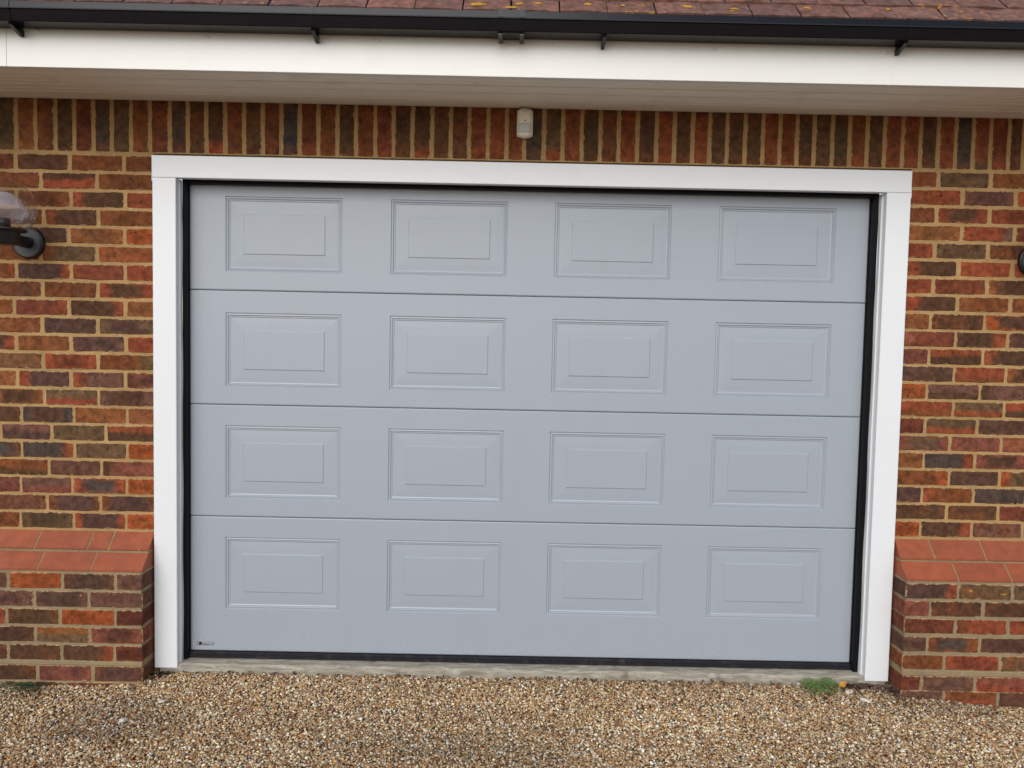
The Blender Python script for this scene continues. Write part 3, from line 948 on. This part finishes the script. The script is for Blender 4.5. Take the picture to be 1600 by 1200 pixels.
# seals in the frame
mb = MB(); mb.box(-1.3690, -1.3520, 0.0345, 0.066, -0.016, 2.03, 0.002)
mb.box(-1.3640, -1.3618, 0.0325, 0.036, -0.014, 2.03, 0.0); mb.box(-1.3575, -1.3558, 0.0330, 0.036, -0.014, 2.03, 0.0)
mb.box(-1.3519, -1.3495, 0.0585, 0.0660, -0.014, 2.03, 0.0)
door_part("side_seal", mb, M['rubber'])
mb = MB(); mb.box(1.4890, 1.5120, 0.0345, 0.066, -0.016, 2.03, 0.002)
mb.box(1.5045, 1.5068, 0.0325, 0.036, -0.014, 2.03, 0.0); mb.box(1.4960, 1.4980, 0.0330, 0.036, -0.014, 2.03, 0.0)
mb.box(1.4862, 1.4889, 0.0585, 0.0660, -0.014, 2.03, 0.0)
door_part("side_seal", mb, M['rubber'])
door_part("top_seal", MB().box(-1.3490, 1.4860, 0.0350, 0.066, 1.9895, 2.03, 0.002), M['rubber'])
mb = MB(); mb.box(DX0+.002, DX1-.002, 0.0560, 0.105, -0.0160, 0.0078, 0.002)
mb.box(DX0+.004, DX1-.004, 0.0530, 0.0575, -0.0150, -0.0030, 0.0)
door_part("bottom_seal", mb, M['rubber_low'])
# maker's plate in the lower left corner: outline, dark emblem and print too small to read
bx0, bx1, bz0, bz1 = -1.3250, -1.2540, 0.0335, 0.0485
mb = MB().box(bx0, bx1, DY-.0016, DY, bz0, bz1, 0.0004)
plate = door_part("maker_plate", mb, M['badge'])
mb = MB(); yk0, yk1 = DY-.0021, DY-.0017
t_ = 0.0018
mb.box(bx0+.0006, bx1-.0006, yk0, yk1, bz1-.0006-t_, bz1-.0006); mb.box(bx0+.0006, bx1-.0006, yk0, yk1, bz0+.0006, bz0+.0006+t_)
mb.box(bx0+.0006, bx0+.0006+t_, yk0, yk1, bz0+.0018, bz1-.0018); mb.box(bx1-.0006-t_, bx1-.0006, yk0, yk1, bz0+.0018, bz1-.0018)
door_part("plate_outline", mb, M['ink'], plate)
mb = MB().box(bx0+.0085, bx0+.0215, yk0, yk1, bz0+.0022, bz1-.0022)
door_part("plate_emblem", mb, M['ink'], plate)
mb = MB(); xk = bx0+.024
for wd in (.0016, .0022, .0012, .0020, .0016, .0024, .0014, .0018, .0022, .0012, .0018):
    mb.box(xk, xk+wd, yk0, yk1, bz0+.0032+rnd.uniform(0, .0016), bz0+.0072+rnd.uniform(0, .0018)); xk += wd+.0017
door_part("plate_print", mb, M['ink'], plate)

# ------------------------------------------------------------------ concrete sill
vs_, fs_ = [], []
nn = 90
for k in range(nn+1):
    x = -1.446+(1.606+1.446-0.0)*k/nn
    e1, e2 = rnd.uniform(-.003, .003), rnd.uniform(-.0025, .0025)
    vs_ += [(x, 0.12, -0.0190), (x, 0.030, -0.0185+e2*.3), (x, -0.004+e1, -0.0165+e2*.7), (x, -0.0130+e1, -0.0245+e2), (x, -0.0150+e1, -0.20)]
for k in range(nn):
    for q in range(4):
        fs_.append((5*k+q, 5*k+5+q, 5*k+6+q, 5*k+1+q))
me_ = mesh_from("concrete_sill", vs_, fs_, M['concrete'])
import bmesh
bm = bmesh.new(); bm.from_mesh(me_); bmesh.ops.recalc_face_normals(bm, faces=bm.faces); bm.to_mesh(me_); bm.free()
obj("concrete_sill", me_, label="worn concrete threshold strip under the garage door", category="threshold")

# ------------------------------------------------------------------ eaves: fascia, soffit
eav = thing("eaves", "white plastic fascia and ribbed soffit along the garage eaves", "eaves", (0, -0.39, 2.305))
def eave_part(name, mb, mat, smooth=False):
    o = mb.obj(name, mat, eav, smooth)
    o.location = (0, 0.39, -2.305)
    return o
for (x0, x1) in ((-3.2, -1.8098), (-1.8082, 3.3)):
    prof = [(-0.390, 2.3040), (-0.389, 2.3025), (-0.366, 2.3025), (-0.366, 2.309), (-0.374, 2.309), (-0.374, 2.500), (-0.390, 2.500)]
    eave_part("fascia_board", MB().extrude_x(prof, x0, x1), M['fascia'])
for (xc, zc) in ((-2.30, 2.421), (-1.6993, 2.4285), (-1.0947, 2.4185), (-0.4916, 2.4180), (0.1213, 2.4172), (0.7033, 2.4135), (1.31, 2.413), (1.92, 2.411)):
    mb = MB().lathe([(0.0062, 0.0), (0.0060, -0.0014), (0.0040, -0.0026), (0.0, -0.0030)], 14, (xc, -0.390, zc), 'y')
    eave_part("nail_cap", mb, M['cap'], True)
edges = [-0.3660, -0.3520, -0.2680, -0.1860, -0.0940, -0.0340, 0.0]
for a, c_ in zip(edges[:-1], edges[1:]):
    w_ = c_-a
    prof = [(a+.0006, 2.3125), (a+.0030, 2.3100), (c_-.0030, 2.3100), (c_-.0006, 2.3125), (c_-.0006, 2.320), (a+.0006, 2.320)]
    if w_ > 0.07:
        m_ = (a+c_)/2
        prof = [(a+.0018, 2.3140), (a+.0040, 2.3090), (m_-.0030, 2.3090), (m_-.0010, 2.3130), (m_+.0060, 2.3090), (c_-.0110, 2.3090), (c_-.0018, 2.3140), (c_-.0018, 2.320), (a+.0018, 2.320)]
    eave_part("soffit_board", MB().extrude_x(prof, -3.2, 3.3), M['soffit'])

# ------------------------------------------------------------------ black gutter
gut = thing("gutter", "black square-line plastic gutter along the fascia on bracket arms", "gutter", (0, -0.43, 2.433))
def gut_part(name, mb, mat=None, smooth=False):
    o = mb.obj(name, mat or M['gutter'], gut, smooth)
    o.location = (0, 0.43, -2.433)
    return o
prof = [(-0.3905, 2.4345), (-0.4600, 2.4325), (-0.4622, 2.4345), (-0.4715, 2.4690), (-0.4765, 2.4705), (-0.4770, 2.4740), (-0.4700, 2.4975), (-0.4640, 2.4980), (-0.4630, 2.4930),
        (-0.4685, 2.4720), (-0.4590, 2.4370), (-0.3935, 2.4385), (-0.3935, 2.4900), (-0.3905, 2.4900)]
gut_part("trough", MB().extrude_x(prof, -3.22, 3.32))
def strap(mb, x, w_, off_):
    """band hugging the gutter outside, from the lip down under the floor"""
    o1 = off_
    p_in = [(-0.3930, 2.4340), (-0.4602, 2.4320), (-0.4626, 2.4342), (-0.4719, 2.4686), (-0.4769, 2.4702), (-0.4774, 2.4742), (-0.4703, 2.4980), (-0.4640, 2.4985)]
    p_out = [(-0.3930, 2.4340-o1*1.6), (-0.4602, 2.4320-o1*1.6), (-0.4626-o1, 2.4326), (-0.4719-o1, 2.4680), (-0.4769-o1, 2.4698), (-0.4774-o1, 2.4744), (-0.4703-o1, 2.4980+o1), (-0.4636, 2.4985+o1)]
    mb.extrude_x(p_out+p_in[::-1], x-w_/2, x+w_/2)
for i, x in enumerate((-2.35, -1.750, -0.7057, 0.3033, 1.3475, 2.40)):
    mb = MB()
    strap(mb, x, 0.0105, 0.0012)
    arm = [(-0.4600, 2.4325), (-0.4625, 2.4280), (-0.4590, 2.4215), (-0.4000, 2.4040), (-0.3905, 2.4040), (-0.3905, 2.4270), (-0.4400, 2.4325)]
    mb.extrude_x(arm, x-.0060, x+.0060)
    gut_part("bracket", mb)
mb = MB()
for x in (-0.0575, 0.0170):
    strap(mb, x, 0.0155, 0.0055)
    mb.box(x-.0074, x+.0074, -0.4640, -0.3925, 2.4170, 2.4250, 0.001)
strap(mb, -0.0203, 0.062, 0.0026)
for xa, wa, la in ((-0.040, .0018, .016), (-0.0345, .0015, .010), (-0.026, .0018, .012), (-0.0215, .0014, .012), (-0.016, .0018, .009), (-0.006, .0016, .012)):
    mb.box(xa, xa+wa, -0.4380-la/2, -0.4380+la/2, 2.4255, 2.4290)
gut_part("union_clip", mb)

# ------------------------------------------------------------------ tiled roof
PIT = math.radians(47)
roof = thing("tiled_roof", "weathered red clay tile roof edge with orange lichen above the gutter", "roof", (0, -0.44, 2.505))
def tile_mesh(seed):
    r = random.Random(seed)
    nx_, ny_ = 5, 3
    L_, W_, T_ = 0.200, 0.1625, 0.0155
    cb = r.uniform(.001, .004); tw = r.uniform(-.0015, .0015)
    top, bot = [], []
    for j in range(ny_):
        for i in range(nx_):
            x = (i/(nx_-1)-.5)*W_; y = L_*j/(ny_-1)
            h = -cb*(2*x/W_)**2 + cb*0.6 - 0.003*(1-y/L_)**2 + tw*(2*x/W_)
            ed = r.uniform(-.0014, .0014) if j == 0 else 0
            xe = r.uniform(-.0008, .0008) if i in (0, nx_-1) else 0
            top.append((x+xe, y+ed+(0.002 if j == 0 else 0), h+T_-(0.0015 if j == 0 else 0)))
            bot.append((x+xe, y+ed, h))
    v = top+bot; k = nx_*ny_; f = []
    for j in range(ny_-1):
        for i in range(nx_-1):
            a = j*nx_+i
            f.append((a, a+1, a+nx_+1, a+nx_)); f.append((k+a+nx_, k+a+nx_+1, k+a+1, k+a))
    for i in range(nx_-1):
        f.append((k+i, k+i+1, i+1, i)); a = (ny_-1)*nx_+i; f.append((a, a+1, k+a+1, k+a))
    for j in range(ny_-1):
        a = j*nx_; f.append((a, a+nx_, k+a+nx_, k+a)); a = j*nx_+nx_-1; f.append((k+a, k+a+nx_, a+nx_, a))
    me_ = mesh_from("roof_tile", v, f, M['tile'])
    import bmesh
    bm = bmesh.new(); bm.from_mesh(me_); bmesh.ops.recalc_face_normals(bm, faces=bm.faces); bm.to_mesh(me_); bm.free()
    return me_
TM = [tile_mesh(900+i) for i in range(10)]
GA = 0.100
tiles = []
for r_ in range(5):
    for i in range(-21, 20):
        x = 0.1458+0.084+0.1683*i+(0.084 if r_ % 2 else 0.0)
        if not -3.2 < x < 3.3: continue
        o = bpy.data.objects.new("roof_tile", rnd.choice(TM))
        d = GA*r_+rnd.uniform(-.0025, .0025)
        o.rotation_euler = (PIT-0.11+rnd.gauss(0, .008), rnd.gauss(0, .006), rnd.gauss(0, .007))
        o.location = (x+rnd.uniform(-.0015, .0015), d*math.cos(PIT), d*math.sin(PIT)-0.002)
        link(o, roof); tiles.append((r_, x, o))
mb = MB()
y0, z0 = -0.425, 2.492
L_ = 3.2
dy, dz = math.cos(PIT)*L_, math.sin(PIT)*L_
q = [(-3.2, y0, z0), (3.3, y0, z0), (3.3, y0+dy, z0+dz), (-3.2, y0+dy, z0+dz), (-3.2, y0+.02, z0-.02), (3.3, y0+.02, z0-.02), (3.3, y0+dy+.02, z0+dz-.02), (-3.2, y0+dy+.02, z0+dz-.02)]
mb.add(q, [(0, 1, 2, 3), (7, 6, 5, 4), (0, 4, 5, 1), (1, 5, 6, 2), (2, 6, 7, 3), (3, 7, 4, 0)])
o = mb.obj("roof_deck", M['felt'], roof); o.location = (0, 0.44, -2.505)
# crusts of lichen and moss on single tiles
def crust(name, x, d, sx_, sy_, mat, seed):
    r = random.Random(seed); n = 14
    v = [(0, 0, .0035)]
    for ring in (0.55, 1.0):
        for k in range(n):
            a = 2*math.pi*k/n; q_ = ring*r.uniform(.38, 1.25)
            v.append((sx_*q_*math.cos(a), sy_*q_*math.sin(a), .0028 if ring < 1 else 0.0))
    f = [(0, 1+k, 1+(k+1) % n) for k in range(n)]+[(1+k, 1+n+k, 1+n+(k+1) % n, 1+(k+1) % n) for k in range(n)]
    me_ = mesh_from(name, v, f, mat, True)
    o = obj(name, me_, roof)
    o.rotation_euler = (PIT-0.11, 0, 0)
    nrm = Vector((0, -math.sin(PIT-0.11), math.cos(PIT-0.11))); al = Vector((0, math.cos(PIT-0.11), math.sin(PIT-0.11)))
    row = int(d//GA); base = Vector((x, GA*row*math.cos(PIT), GA*row*math.sin(PIT)-.002))
    o.location = base+al*(d-GA*row)+nrm*0.0155
for i, (x, d, a, c_) in enumerate(((-0.135, 0.035, 0.036, 0.020), (-0.02, 0.012, 0.026, 0.008), (0.005, 0.050, 0.018, 0.010), (0.075, 0.060, 0.016, 0.008), (0.245, 0.062, 0.018, 0.010), (0.37, 0.055, 0.012, 0.008), (0.60, 0.062, 0.022, 0.012),
                                   (0.76, 0.045, 0.018, 0.009), (0.745, 0.022, 0.008, 0.006), (0.85, 0.118, 0.02, 0.01), (1.02, 0.072, 0.016, 0.008), (1.31, 0.075, 0.010, 0.006))):
    crust("lichen_patch", x, d, a, c_, M['lichen'], 60+i)

# ------------------------------------------------------------------ motion sensor
sen = thing("motion_sensor", "small cream motion sensor on the soldier course under the soffit", "motion sensor", (0.039, -0.004, 2.245))
def sensor_shell(x0, x1, zt, zb, arct, arcb, base, bulge, n=12, m_=8, rim=0.008):
    v, f = [], []
    xc, hw = (x0+x1)/2, (x1-x0)/2
    for j in range(m_+1):
        t = j/m_
        for i in range(n+1):
            u_ = -1+2*i/n
            ztop = zt-arct*u_*u_; zbot = zb+arcb*u_*u_
            z = zbot+(ztop-zbot)*t
            d = base+bulge*(1-u_**4)-rim*(abs(2*t-1)**6)
            v.append((xc+hw*u_, -d, z))
    k = len(v)
    for j in range(m_+1):
        for i in range(n+1):
            x, y, z = v[j*(n+1)+i]; v.append((x, 0.0, z))
    def id_(j, i): return j*(n+1)+i
    for j in range(m_):
        for i in range(n):
            f.append((id_(j, i), id_(j, i+1), id_(j+1, i+1), id_(j+1, i)))
    for i in range(n):
        f.append((k+id_(0, i), k+id_(0, i+1), id_(0, i+1), id_(0, i)))
        f.append((id_(m_, i), id_(m_, i+1), k+id_(m_, i+1), k+id_(m_, i)))
    for j in range(m_):
        f.append((id_(j, 0), id_(j+1, 0), k+id_(j+1, 0), k+id_(j, 0)))
        f.append((k+id_(j, n), k+id_(j+1, n), id_(j+1, n), id_(j, n)))
    return v, f
v, f = sensor_shell(-0.0325, 0.0325, 0.0560, -0.0580, 0.0060, 0.0090, 0.020, 0.016)
MB().add(v, f).obj("housing", M['sensor'], sen, True)
v, f = sensor_shell(-0.0255, 0.0255, -0.0020, -0.0410, 0.0005, 0.0010, 0.0308, 0.0062, 12, 6, 0.0012)
MB().add(v, f).obj("lens", M['lens'], sen, True)
mb = MB()
for k in range(9):
    u_ = -0.021+0.042*k/8
    mb.box(u_-.0004, u_+.0004, -0.0375+0.0095*(u_/.0255)**4, -0.030, -0.0385, -0.0045)
mb.obj("lens_ribs", M['lens'], sen)
MB().lathe([(0.0, -0.0372), (0.0026, -0.0370), (0.0028, -0.030)], 14, (0.001, 0, 0.0060), 'y').obj("indicator_hole", M['dark'], sen)

# ------------------------------------------------------------------ wall lamps
def make_lamp(label, x, z):
    la = thing("wall_lamp", label, "wall lamp", (x, -0.002, z), "globe wall lamps either side of the door")
    MB().lathe([(0.064, 0.0), (0.064, -0.013), (0.0615, -0.017), (0.057, -0.0185), (0.054, -0.0175)], 40, axis='y').obj("back_plate", M['lampblack'], la, True)
    MB().lathe([(0.054, -0.0172), (0.030, -0.0190), (0.0, -0.0195)], 40, axis='y').obj("plate_face", M['lampgrey'], la, True)
    MB().lathe([(0.0, -0.0222), (0.0028, -0.0215), (0.0032, -0.018)], 12, (0.040, 0, 0.003), 'y').obj("screw", M['badge'], la, True)
    MB().tube([(0.004, -0.012, -0.001), (0.003, -0.045, -0.0005), (0.001, -0.085, 0.000), (0, -0.125, 0.000), (0, -0.150, 0.0)], [0.024, 0.0235, 0.022, 0.022, 0.022], 16).obj("arm", M['lampblack'], la, True)
    cup = MB().lathe([(0.0, -0.026), (0.044, -0.026), (0.050, -0.022), (0.053, 0.020), (0.056, 0.024), (0.074, 0.026), (0.0765, 0.029), (0.0765, 0.0335), (0.071, 0.0365), (0.054, 0.0385), (0.0, 0.0385)], 40, (0, -0.157, 0))
    c_ = cup.obj("gallery", M['lampblack'], la, True)
    MB().lathe([(0.0, 0.038), (0.021, 0.038), (0.021, 0.072), (0.019, 0.074), (0.0, 0.074)], 24, (0, -0.157, 0)).obj("socket", M['lampblack'], c_, True)
    prof = [(0.0, 0.0735), (0.024, 0.074), (0.060, 0.080), (0.079, 0.091), (0.083, 0.104), (0.080, 0.113), (0.070, 0.118), (0.067, 0.128), (0.060, 0.145), (0.046, 0.162), (0.024, 0.174), (0.0, 0.177)]
    MB().lathe(prof, 40, (0, -0.157, 0)).obj("bulb", M['bulb'], la, True)
    R_, zc = 0.112, 0.118
    prof = []
    a0 = math.asin(0.062/R_)
    for k in range(25):
        a = a0+(math.pi-a0)*k/24
        prof.append((R_*math.sin(a), zc-R_*math.cos(a)))
    prof += [((R_-.0025)*math.sin(math.pi-(math.pi-a0)*k/24), zc-(R_-.0025)*math.cos(math.pi-(math.pi-a0)*k/24)) for k in range(25)]
    MB().lathe(prof, 48, (0, -0.157, 0)).obj("glass_globe", M['glass'], la, True)
    return la
make_lamp("black wall lamp with a clear glass globe left of the garage door", -1.9765, 1.7270)
make_lamp("black wall lamp at the right picture edge showing only its round back plate", 2.1360, 1.7370)

# ------------------------------------------------------------------ weeds, leaves, loose flints
def gz(x, y): return float(ground_z(x, y))
def frond_mesh(seed, L_, w_):
    r = random.Random(seed)
    v, f, mi = [], [], []
    n = 9
    pts = []
    for k in range(n+1):
        t = k/n
        pts.append(Vector((L_*t, 0.004*math.sin(t*3+seed), 0.046*math.sin(t*2.5)*(L_/.13)-0.010*t*t)))
    # midrib
    for k in range(n):
        a, c_ = pts[k], pts[k+1]; h = .0014*(1-k/n)+.0005
        b0 = len(v)
        v += [a+Vector((0, -h, 0)), a+Vector((0, h, 0)), c_+Vector((0, h*.9, 0)), c_+Vector((0, -h*.9, 0))]
        f.append((b0, b0+3, b0+2, b0+1)); mi.append(1)
    # toothed leaflets in pairs
    for k in range(3, n+1):
        t = k/n
        ll = w_*(0.35+1.0*math.sin(min(t*1.15, 1.0)*math.pi*0.85))
        for s_ in (-1, 1):
            p0 = pts[k]; ang = math.radians(58-22*t)+r.uniform(-.2, .2)
            d = Vector((math.cos(ang), s_*math.sin(ang), r.uniform(-.15, .35)))
            sd = Vector((-math.sin(ang), s_*math.cos(ang), 0.0))
            for q in range(2):
                st = p0+d*ll*(0.22*q)
                dd = (d+sd*(-0.35+0.7*q)).normalized()
                l2 = ll*(0.55+.12*q); wd = l2*0.20
                b0 = len(v)
                v += [st, st+dd*l2*.5+sd*wd+Vector((0, 0, .001)), st+dd*l2, st+dd*l2*.5-sd*wd+Vector((0, 0, -.001))]
                f.append((b0, b0+1, b0+2, b0+3)); mi.append(0)
    return mesh_from("frond", v, f, [M['weed'], M['weed_stem']], False, mi)
FR = [frond_mesh(i, 0.13, 0.026) for i in range(4)]
wx, wy = 1.300, -0.050
weed = thing("weed", "feathery green weed growing in the gravel at the right end of the sill", "weed", (wx, wy, gz(wx, wy)))
for k in range(22):
    a = math.radians(-175+350*k/24+rnd.uniform(-7, 7)) - math.pi/2
    a = math.radians(180+180*(k+.5)/22*1.12-11)+rnd.uniform(-.08, .08)
    o = bpy.data.objects.new("frond", FR[k % 4])
    s_ = rnd.uniform(0.45, 1.0)
    lean = abs(math.sin(a))
    s_ *= 0.62+0.45*lean
    o.rotation_euler = (rnd.uniform(-.3, .3), rnd.uniform(-.08, .30), a)
    o.scale = (s_, s_*1.1, s_*0.45)
    o.location = (rnd.uniform(-.012, .012), rnd.uniform(-.006, .006), 0.026+rnd.uniform(0, .014))
    link(o, weed)

def blades(name, label, x, y, n, L_, az0, az1, mat, seed, cat, els_=(10, 50), lift=0.008):
    r = random.Random(seed)
    root = thing(name, label, cat, (x, y, gz(x, y)))
    for k in range(n):
        az = math.radians(r.uniform(az0, az1)); el = math.radians(r.uniform(*els_)); l_ = L_*r.uniform(.45, 1)
        d = Vector((math.cos(az), math.sin(az), 0)); sd = Vector((-d.y, d.x, r.uniform(-.3, .9)))
        v, f = [], []
        for q in range(5):
            t = q/4
            p = d*l_*t*math.cos(el)+Vector((0, 0, l_*math.sin(el)*(t-.55*t*t)))
            h = .0021*(1-t*.85)
            v += [p-sd*h, p+sd*h+Vector((0, 0, .0008))]
            if q: f.append((2*q-2, 2*q, 2*q+1, 2*q-1))
        o = obj("blade", mesh_from("blade", v, f, mat), root)
        o.location = (r.uniform(-.035, .035), r.uniform(-.012, .012), lift+r.uniform(-.006, .010))
blades("grass_tuft", "dark green grassy sprig lying against the left plinth", -1.865, -0.175, 60, 0.17, 190, 236, M['sprig'], 5, "grass tuft", (0, 22), 0.030)
blades("grass_tuft", "tiny green sprout in the gravel left of the feathery weed", 1.150, -0.028, 8, 0.03, 180, 360, M['weed'], 9, "sprout")

def leaf_obj(name, label, x, y, L_, W_, rot, mat, cat):
    v = [(-L_/2, 0, 0)]
    f = []
    for k in range(1, 6):
        t = k/6; h = W_/2*math.sin(t*math.pi)**.8
        v += [(-L_/2+L_*t, -h, .004*math.sin(t*9)), (-L_/2+L_*t, 0, -.003), (-L_/2+L_*t, h, .005)]
    v.append((L_/2, 0, .004))
    f += [(0, 1, 2), (0, 2, 3)]
    for k in range(4):
        b0 = 1+3*k
        f += [(b0, b0+3, b0+4, b0+1), (b0+1, b0+4, b0+5, b0+2)]
    e_ = len(v)-1
    f += [(e_-3, e_, e_-2), (e_-2, e_, e_-1)]
    o = obj(name, mesh_from(name, v, f, mat), None)
    o.location = (x, y, gz(x, y)+0.014); o.rotation_euler = rot
    o["label"] = label; o["category"] = cat
    return o
leaf_obj("fallen_leaf", "dry orange leaf beside the feathery weed", 1.408, -0.052, 0.050, 0.022, (.3, -.25, .5), M['dryleaf'], "leaf")

def flint(label, x, y, sx_, sy_, sz_, rz, seed):
    import bmesh
    bm = bmesh.new()
    bmesh.ops.create_icosphere(bm, subdivisions=2, radius=1.0)
    r = random.Random(seed)
    for v in bm.verts:
        k = r.uniform(.78, 1.15)
        v.co = Vector((v.co.x*sx_*k, v.co.y*sy_*k, v.co.z*sz_*k))
    me_ = bpy.data.meshes.new("flint_stone"); bm.to_mesh(me_); bm.free()
    me_.materials.append(M['flint'])
    o = obj("flint_stone", me_, None)
    o.location = (x, y, gz(x, y)+sz_*.5+.004); o.rotation_euler = (0.1, 0.1, rz)
    o["label"] = label; o["category"] = "stone"; o["group"] = "larger pale flints on the gravel"
flint("long pale flint on the gravel in front of the right jamb", 1.452, -0.160, 0.022, 0.009, 0.006, -.55, 1)
flint("chalky white flint below the right end of the weed", 1.412, -0.098, 0.014, 0.009, 0.006, .2, 2)
flint("small white flint against the sill behind the weed", 1.235, -0.030, 0.010, 0.008, 0.007, .5, 3)
flint("white flint on bare gravel below the left jamb", -1.325, -0.268, 0.013, 0.009, 0.007, .3, 4)
flint("broken white flint nearest the camera at lower left", -1.405, -0.405, 0.017, 0.011, 0.008, 1.0, 5)

# dead leaf crumbs gathered in the corners
r = random.Random(77)
v, f = [], []
def crumbs(n, cx, cy, sx_, sy_):
    for _ in range(n):
        x = cx+max(-1.8, min(1.8, r.gauss(0, 1)))*sx_; y = min(-0.022, cy-abs(r.gauss(0, 1))*sy_)
        if x < -1.48 or x > 1.63: continue
        z = gz(x, y)+r.uniform(.003, .012); a = r.uniform(0, 6.3); l_ = r.uniform(.004, .013); w_ = l_*r.uniform(.3, .7)
        d = Vector((math.cos(a), math.sin(a), r.uniform(-.6, .6)))*l_; s_ = Vector((-math.sin(a), math.cos(a), r.uniform(-.6, .6)))*w_
        b0 = len(v); p = Vector((x, y, z))
        v.extend([p-d, p+s_, p+d, p-s_+Vector((0, 0, .002))]); f.append((b0, b0+1, b0+2, b0+3))
crumbs(150, -1.440, -0.028, 0.026, 0.030)
crumbs(260, 1.50, -0.026, 0.080, 0.030)
crumbs(90, 1.605, -0.05, 0.018, 0.045)
crumbs(160, 0.0, -0.022, 0.9, 0.008)
obj("leaf_litter", mesh_from("leaf_litter", v, f, M['litter']), None, kind="stuff", label="brown leaf crumbs gathered along the sill and in the corners", category="leaf litter")
